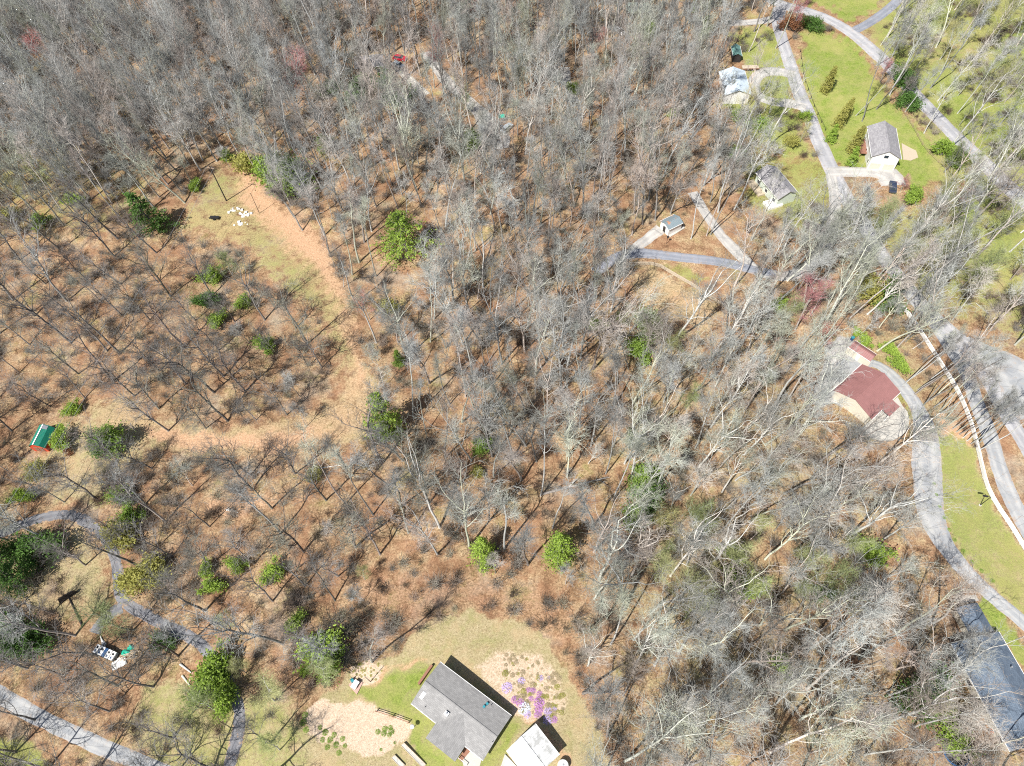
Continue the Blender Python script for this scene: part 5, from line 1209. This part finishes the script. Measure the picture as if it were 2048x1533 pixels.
for nm, typ, vals in (("pick", 'INT', rb_.randint(0, 4, len(bi))), ("size", 'FLOAT', rb_.uniform(.6, 1.4, len(bi)))):
    a = um.attributes.new(nm, typ, 'POINT'); a.data.foreach_set("value", vals.astype('i' if typ == 'INT' else 'f'))
a = um.attributes.new("turn", 'FLOAT_VECTOR', 'POINT'); a.data.foreach_set("vector", np.stack([rb_.normal(0, .15, len(bi)), rb_.normal(0, .15, len(bi)), rb_.uniform(0, 6.28, len(bi))], -1).astype('f').ravel())
und = bpy.data.objects.new("undergrowth", um); COL.objects.link(und); tag(und, "low leafless brush and brambles on the forest floor", "undergrowth", kind='stuff')
scatter_nodes("undergrowth", und, [(b,) for b in BR]); print("BRUSH", len(bi))
print("TREES", len(PLACED), "rest", len(REST), {k: len(v) for k, v in GR.items()})

# ------------------------------------------------------------------ evergreens, shrubs and flowers
def leaf_mesh(name, pts, size, mat, seed, flat=0.0):
    """small pointed leaf sprays at the given places"""
    r = np.random.RandomState(seed); P = np.array(pts, 'f'); n = len(P)
    a = r.randn(n, 3); a /= np.linalg.norm(a, axis=1, keepdims=True); b = r.randn(n, 3); a[:, 2] *= (1 - flat); b[:, 2] *= (1 - flat)
    s = (size * r.uniform(.6, 1.3, n))[:, None]
    a /= np.linalg.norm(a, axis=1, keepdims=True); b -= a * (a * b).sum(1, keepdims=True); b /= np.linalg.norm(b, axis=1, keepdims=True)
    V = np.stack([P - a * s, P + b * s * .45, P + a * s, P - b * s * .45], 1).reshape(-1, 3)
    me = bpy.data.meshes.new(name); fill(me, V, np.arange(n * 4).reshape(-1, 4)); me.materials.append(M[mat]); return me
def conifer(seed, H, R, mat, dens=1.0, low=.1, size=.26):
    r = random.Random(seed); wood = [(0, 0, -.3, 0, 0, H * .97, .03 * H * .5 + .06, .03)]; pts = []
    z = H * low
    while z < H * .98:
        k = (z - H * low) / (H * (1 - low)); rad = R * (1 - k) ** .75 * r.uniform(.8, 1.1) + .15
        for b in range(r.randint(5, 7)):
            a = r.uniform(0, 6.283); L = rad * r.uniform(.6, 1.15); d = Vector((math.cos(a), math.sin(a), r.uniform(-.15, .3)))
            e = Vector((0, 0, z)) + d * L; wood.append((0, 0, z, *e, .035, .01))
            m = int((16 + 42 * L / R) * dens)
            for _ in range(m):
                s = r.uniform(.2, 1.0) ** .8; q = Vector((0, 0, z)).lerp(e, s); w_ = .14 + .30 * s * (L / R)
                pts.append((q.x + r.gauss(0, w_), q.y + r.gauss(0, w_), q.z + r.gauss(0, .12)))
        z += H * .045 * r.uniform(.8, 1.2)
    return tube_mesh("trunk", wood, 'bark_dark', 5), leaf_mesh("crown", pts, size, mat, seed)
def shrub(seed, H, R, mat, n=2600, size=.15, lobes=13):
    r = random.Random(seed); wood = []; pts = []
    for l in range(lobes):
        a = r.uniform(0, 6.283); d = r.uniform(.05, .95) * R; c = Vector((math.cos(a) * d, math.sin(a) * d * .8, H * r.uniform(.3, .95) * (1.1 - .5 * d / R))); rr = R * r.uniform(.14, .38)
        wood.append((0, 0, -.2, *(c * .6), .05, .035)); wood.append((*(c * .6), *c, .035, .012))
        for _ in range(int(n / lobes * (rr / (.25 * R)) ** 1.5)):
            v = Vector((r.gauss(0, .55), r.gauss(0, .55), r.gauss(0, .45))) * rr * 1.3
            pts.append((c.x + v.x, c.y + v.y, max(.05, c.z + v.z)))
        for _ in range(5):
            e = c + Vector((r.gauss(0, 1), r.gauss(0, 1), r.uniform(0, 1))).normalized() * R * r.uniform(.3, .6); wood.append((*c, *e, .02, .008))
            for _ in range(10): q = c.lerp(e, r.random()); pts.append((q.x + r.gauss(0, .1), q.y + r.gauss(0, .1), max(.05, q.z + r.gauss(0, .1))))
    return tube_mesh("stem", wood, 'bark_dark', 4), leaf_mesh("foliage", pts, size, mat, seed)
EV = {}
EV['pineA'] = conifer(1, 12, 4.2, 'leaf_pine', 1.0, .12, .22); EV['pineB'] = conifer(2, 10, 3.0, 'leaf_pine', 1.0, .08, .2)
EV['dark'] = conifer(3, 13, 4.4, 'leaf_dark', 1.2, .06, .22); EV['column'] = conifer(4, 8, 1.5, 'leaf_olive', 1.1, .03, .2); EV['columng'] = conifer(5, 8, 1.8, 'leaf_bright', 1.0, .05, .22)
EV['bushb'] = shrub(6, 2.4, 1.8, 'leaf_bright'); EV['busho'] = shrub(7, 2.6, 2.2, 'leaf_olive', 2200); EV['bushd'] = shrub(8, 2.8, 2.2, 'leaf_dark', 3200); EV['bushp'] = shrub(9, 3.0, 2.0, 'leaf_pine', 2600)
EV['pineC'] = conifer(12, 12, 5.6, 'leaf_bright', .9, .15, .24); EV['pineD'] = conifer(13, 10, 3.1, 'leaf_bright', .9, .05, .2)
EV['rust'] = shrub(10, 2.2, 1.8, 'leaf_rust', 900)
NAMES = {'pineA': 'pine_tree', 'pineC': 'pine_tree', 'pineD': 'pine_tree', 'pineB': 'pine_tree', 'dark': 'evergreen_tree', 'column': 'columnar_tree', 'columng': 'conifer', 'bushb': 'green_shrub', 'busho': 'yellow_green_shrub', 'bushd': 'dark_shrub', 'bushp': 'evergreen_shrub', 'rust': 'rusty_shrub'}
re_ = random.Random(31)
def put_ev(kind, px, py, label, sc=1.0, lean=(0, 0), sz=1.0, group=None):
    if kind[:4] == 'bush': sc *= re_.uniform(1.15, 1.4)
    p = at(px, py); t = bpy.data.objects.new(NAMES[kind], None); COL.objects.link(t); t.location = p
    t.rotation_mode = 'QUATERNION'; t.rotation_quaternion = Vector((0, 0, 1)).rotation_difference(Vector((lean[0], lean[1], 1)).normalized()) @ Euler((0, 0, re_.uniform(0, 6.28))).to_quaternion()
    t.scale = (sc, sc, sc * sz); cat = "evergreen" if kind in ('pineA', 'pineB', 'pineC', 'pineD', 'dark', 'column', 'columng') else "shrub"
    for m_ in EV[kind]: o = bpy.data.objects.new(m_.name.split('.')[0], m_); COL.objects.link(o); o.parent = t
    tag(t, label, cat, group or ("evergreens in the wood" if cat == "evergreen" else "green shrubs under the trees")); return t
for a in [('dark', 318, 462, "big dark evergreen with a black shadow on the upper clearing", 1.3, (-.16, .0), .85), ('pineC', 815, 508, "bright green pine standing out alone in the upper middle woods", 1.5, (-.03, 0), .85),
    ('pineD', 778, 868, "tall mid green evergreen beside the dirt track", 1.55, (0, 0), 1.1), ('pineD', 968, 1118, "lone green conifer, the left one of two above the lawn", 1.1, (0, 0), 1), ('pineD', 1117, 1118, "yellow green conifer, the right one of two above the lawn", 1.3, (0, 0), 1),
    ('pineB', 800, 730, "small evergreen above the tall one by the dirt track", .6, (0, 0), 1), ('bushp', 965, 900, "evergreen shrub between trunks in the lower middle woods", 1.1), ('busho', 957, 946, "small olive shrub just below the evergreen shrub of the middle woods", .7),
    ('dark', 48, 1168, "large dark pine at the left edge beside the winding drive", 1.0), ('dark', 20, 1120, "dark pine behind the large one at the left edge", .85), ('bushd', 90, 1100, "round dark evergreen above the big black shadow by the drive", 1.7), ('bushd', 60, 1300, "dark evergreen shrub below the uprooted trunk", 1.6), ('bushd', 30, 1280, "smaller dark shrub at the left edge below the pines", 1.4), ('bushd', 6, 1240, "dark clipped shrub cut by the left edge", 1.0),
    ('busho', 250, 1085, "yellow green shrub on the right side of the winding drive", 1.6), ('busho', 275, 1165, "shaggy olive shrub in the inner bend of the winding drive", 1.5), ('busho', 310, 1155, "bright yellow green shrub next to the shaggy olive one", 1.4), ('bushb', 428, 1180, "small vivid green shrub in the lower woods", 1.0), ('bushb', 420, 1145, "green shrub above the vivid one in the lower woods", .8), ('bushb', 550, 1148, "pale fresh green shrub under bare crowns in the lower woods", 1.2), ('bushb', 480, 1135, "hazy green shrub between two lower wood trees", .9),
    ('bushb', 595, 1255, "green shrub at the edge of the bramble thicket", 1.1), ('bushb', 640, 1310, "tall green shrub left of the sandy planting bed", 1.7), ('bushp', 665, 1330, "dark green shrub by the lawn corner", 1.4), ('bushb', 440, 1330, "shaggy yellow green shrub by the drive, upper of a row", 1.5), ('bushb', 430, 1362, "shaggy yellow green shrub by the drive, middle of a row", 1.7), ('bushb', 452, 1395, "shaggy yellow green shrub by the drive, lower of a row", 1.5), ('bushd', 332, 1285, "round dark shrub with brown edge inside the drive bend", .9),
    ('bushb', 133, 888, "leafy green shrub touching the red barn shed", 1.25), ('bushp', 232, 892, "evergreen shrub with a long black shadow near the dirt track", 1.5), ('bushd', 200, 895, "dark shrub beside the one with the long shadow", 1.0), ('bushb', 152, 822, "small green shrub above the red barn shed", 1.0), ('bushb', 50, 1000, "green shrub at the edge of the lower left path", 1.0), ('busho', 75, 950, "olive shrub below the red barn shed", 1.0),
    ('bushb', 457, 320, "round green shrub at the top rim of the clearing", 1.1), ('busho', 500, 338, "yellow green shrub on the clay bank top", 1.7), ('bushb', 525, 350, "fresh green shrub on the clay bank", 1.9), ('bushp', 560, 365, "spreading evergreen shrub on the clay bank", 2.2), ('bushp', 590, 385, "lowest evergreen shrub of the clay bank group", 2.3), ('bushp', 655, 300, "evergreen shrub in the wood beyond the clay bank", 1.3),
    ('bushb', 395, 380, "pale green shrub between the dark evergreen and the pole", 1.0), ('bushb', 430, 560, "green shrub in the thicket of the clearing, upper", 1.3), ('bushd', 415, 610, "dark green shrub in the thicket of the clearing", 1.2), ('bushb', 490, 610, "vivid green shrub in the thicket of the clearing, right side", 1.1), ('bushb', 440, 650, "green shrub in the thicket of the clearing, lower", 1.2), ('bushp', 535, 700, "grey green shrub below the clearing thicket", 1.0),
    ('bushd', 790, 200, "large dark rhododendron under the upper trees", 2.2), ('bushd', 745, 185, "dark rhododendron next to the large one", 1.8), ('bushd', 715, 195, "dark rhododendron farthest from the concrete driveway", 1.5), ('bushd', 660, 190, "dark shrub below the pink budding tree", 1.5), ('bushp', 950, 300, "olive green conifer shrub below the dusty drive", 1.8), ('bushb', 1150, 185, "small green shrub by the short pale track", 1.0),
    ('columng', 1408, 68, "larger of the small green conifers at the top edge", .8), ('columng', 1386, 25, "smaller of the small green conifers at the top edge", .7), ('bushp', 6, 75, "green conifer at the top left corner", 1.4),
    ('column', 1648, 185, "tall yellow green columnar tree on the meadow, highest of the row", 1.0, (.12, .05), 1.1), ('column', 1674, 255, "yellow green columnar tree, middle of the meadow row", 1.0, (.12, .05), 1.1), ('columng', 1660, 285, "green conifer beside the lane at the row's foot", .8), ('column', 1702, 305, "broad yellow green columnar tree nearest the white gabled house", 1.1, (.1, .05), 1), ('columng', 1700, 330, "green conifer by the gravel driveway corner", .8), ('column', 1688, 236, "yellow green columnar tree close behind the middle one", .85, (.1, .05), 1),
    ('bushd', 1620, 60, "dark shrub at the lane top", 1.4), ('bushb', 1345, 235, "small green shrub in the upper right woods", 1.0), ('rust', 1575, 60, "rusty brown shrub by the lane top", 2.0), ('rust', 1598, 50, "second rusty shrub nearer the country road", 1.5),
    ('bushp', 1295, 670, "green shrub below the tan garden plot, upper of two", 1.6), ('bushp', 1275, 715, "green shrub below the tan garden plot, lower of two", 1.6), ('bushb', 1190, 660, "lone vivid green shrub right of the twisted pale tree", 1.0), ('busho', 780, 625, "olive shrub between trunks above the dirt track evergreens", 1.0), ('bushd', 1262, 880, "dark shrub between two pale trunks", .7),
    ('bushp', 1285, 965, "dark green thicket shrub in the right woods, upper", 1.5), ('bushd', 1295, 1010, "dark green thicket shrub in the right woods, middle", 1.6), ('bushp', 1270, 1040, "dark green thicket shrub in the right woods, lower", 1.4), ('bushb', 1742, 1112, "lone bright lime green bush under pale crowns", 1.4), ('bushb', 1485, 1190, "green shrub under the long pale branches", 1.5), ('bushb', 1465, 1170, "second green shrub under the long pale branches", 1.2), ('bushb', 1455, 1110, "green shrub above the long pale branches", 1.2), ('bushb', 1555, 1335, "green shrub beside a leaning pale trunk, lower right woods", 1.2), ('bushd', 1642, 1190, "small dark green shrub in the lower right woods", .8), ('bushd', 1835, 1390, "dark green shrub near the slate roofed house", 1.7), ('busho', 1860, 1400, "olive shrub near the slate roofed house", 1.2), ('bushb', 1900, 1480, "green shrub close to the dark trampoline", 1.4),
    ('bushd', 1770, 605, "dark shrub under the pale crowns above the maroon garage", 1.8), ('busho', 1735, 600, "olive shrub under the pale crowns above the maroon garage", 1.6), ('bushb', 1728, 690, "bright green shrub behind the maroon garage, upper", .9), ('bushb', 1772, 706, "bright green shrub behind the maroon garage, middle", 1.0), ('bushb', 1790, 736, "bright green shrub behind the maroon garage, lower", 1.0), ('bushb', 1710, 668, "small green shrub at the maroon garage corner", .6), ('bushb', 1555, 620, "green shrub beside the red maple", 1.1),
    ('bushd', 1800, 170, "dark shrub by the country road above the white gabled house", 1.6), ('bushd', 1815, 215, "dark shrub on the road bank above the white gabled house", 1.4), ('bushb', 1880, 310, "green shrub on the road bank right of the white gabled house", 1.4), ('bushp', 1905, 330, "evergreen shrub lower on the road bank", 1.2), ('bushb', 1820, 400, "green shrub below the dark parked car", 1.4), ('bushp', 1480, 250, "green shrub below the pale blue roofed house", 1.5), ('bushp', 1520, 265, "evergreen shrub between the loop drive and the pale green house", 1.3), ('bushb', 1610, 240, "green shrub at the lane side", 1.0), ('busho', 1580, 290, "olive shrub on the verge of the lane", 1.0), ('bushp', 1470, 320, "evergreen shrub up from the straight gravel track", 1.2),
    ('rust', 140, 905, "rust coloured shrub just below the leafy shed shrub", .8), ('bushp', 90, 455, "hazy green shrub in the left woods, upper", 1.2), ('busho', 30, 440, "hazy olive shrub at the left edge of the upper woods", 1.3), ('bushb', 150, 410, "hazy green shrub in the left woods, right of the olive one", 1.1), ('busho', 627, 955, "low yellow green shrub below the dirt track bend", .8), ('bushb', 1300, 68, "yellow green shrub by the top edge house", 1.2), ('bushp', 250, 1000, "green shrub in the path junction thicket", 1.1), ('bushp', 270, 1040, "lower green shrub in the path junction thicket", 1.0)]:
    put_ev(*a)
# planting on the flower slope: low mounds
def mound(seed, mat, R=.5, H=.35, n=240, size=.07):
    r = random.Random(seed); pts = []
    for _ in range(n):
        a = r.uniform(0, 6.283); d = R * math.sqrt(r.random()); pts.append((math.cos(a) * d, math.sin(a) * d, H * (1 - (d / R) ** 2) * r.uniform(.6, 1) + .02))
    return leaf_mesh("flower_mound", pts, size, mat, seed, .4)
MD = {k: mound(40 + i, k) for i, k in enumerate(('petal', 'petal_pale', 'petal_white', 'heather', 'leaf_olive', 'leaf_pine'))}
def put_mound(mat, px, py, s, name, label, group):
    o = bpy.data.objects.new(name, MD[mat]); COL.objects.link(o); o.location = at(px, py); o.rotation_euler[2] = re_.uniform(0, 6.28); o.scale = (s, s, s * .45); tag(o, label, "plant", group)
for (px, py, s, mt, lb) in [(1014, 1377, 1.6, 'petal_pale', "large lilac flower mound nearest the house wall shadow"), (1043, 1363, 1.1, 'petal_pale', "small lilac mound at the top of the flower slope"), (1049, 1418, 1.8, 'petal_white', "large bluish white mound among the purple ones"),
    (1041, 1407, 1.3, 'petal', "purple mound tucked above the bluish white one"), (1030, 1400, 1.1, 'petal', "purple mound at the house corner shadow"), (1055, 1430, 1.1, 'petal_pale', "lilac mound directly below the bluish white one"), (1078, 1406, 1.6, 'petal', "biggest deep purple mound of the column"), (1078, 1420, 1.2, 'petal', "middle purple mound of the column"), (1076, 1430, 1.1, 'petal', "lowest vivid purple mound of the column"),
    (1079, 1389, .9, 'petal', "purple mound above the big column"), (1066, 1382, .9, 'petal', "small purple mound in the middle of the slope"), (1057, 1381, .8, 'petal', "smallest purple mound left of the middle one"), (1096, 1424, 1.2, 'petal_pale', "lilac mound right of the purple column"), (1095, 1441, 1.3, 'petal_pale', "lilac mound beside the clay path"), (1108, 1440, 1.0, 'petal', "vivid purple mound farthest down the slope"), (1081, 1357, .9, 'petal_pale', "faint lilac mound on the upper heather slope"), (1062, 1398, .8, 'petal', "purple mound between the white one and the column"), (1109, 1418, .7, 'petal_pale', "faint lilac mound on the right border"), (1099, 1356, .6, 'petal_pale', "tiny lilac mound at the upper right of the slope")]:
    put_mound(mt, px, py, s * 1.3, "flower_mound", lb, "flowering mounds on the slope")
rm = random.Random(8); k_ = 0
while k_ < 170:
    px, py = rm.uniform(955, 1135), rm.uniform(1310, 1440)
    if not inpoly(np.array(px), np.array(py), FLOWERS) or px + py * .0 < 1000 + (py - 1330) * .45: continue
    put_mound(rm.choice(('heather', 'heather', 'heather', 'leaf_olive')), px, py, rm.choice((.3, .4, .5, .7, 1.1)) * rm.uniform(.8, 1.2), "heather_mound", "low brown olive plant mound on the sandy flower slope", "brown plant mounds on the flower slope"); k_ += 1
k_ = 0
while k_ < 34:
    px, py = rm.uniform(705, 775), rm.uniform(1313, 1367)
    if not inpoly(np.array(px), np.array(py), SANDBED): continue
    put_mound('leaf_olive', px, py, rm.uniform(.35, .55), "bedding_plant", "small green plant in the sandy planting bed", "small plants in the sandy bed"); k_ += 1
for (px, py, s) in [(756, 1464, 1.0), (770, 1458, 1.1), (768, 1467, 1.1), (781, 1456, .9), (783, 1463, 1.2), (779, 1470, .9), (762, 1500, .6), (790, 1486, .6), (685, 1478, 1.0), (672, 1490, 1.1), (668, 1470, 1.0), (660, 1480, 1.1), (650, 1465, 1.2), (655, 1495, 1.0), (645, 1480, 1.0), (690, 1492, .8), (678, 1506, 1), (640, 1455, .9), (610, 1430, 1.2), (606, 1445, 1.3), (612, 1460, 1.1)]:
    put_mound('leaf_pine', px, py, s, "bank_shrub", "small green shrub planted on the sandy bank", "small shrubs on the sandy bank")
for i in range(9):
    put_mound('leaf_olive', 809 + i * 4.3, 1500 + i * 4.0, .28, "seedling", "seedling in the row along the longer raised bed", "seedlings by the raised bed")
for i, (px, py) in enumerate([(1868, 968), (1873, 990), (1879, 1014), (1888, 1036), (1899, 1060), (1909, 1080), (1926, 1102), (1943, 1124), (1963, 1142), (1985, 1162)]):
    put_mound('leaf_pine', px, py, .9, "verge_shrub", "small clipped shrub in the row along the driveway and yellow green lawn", "small shrubs along the driveway verge")
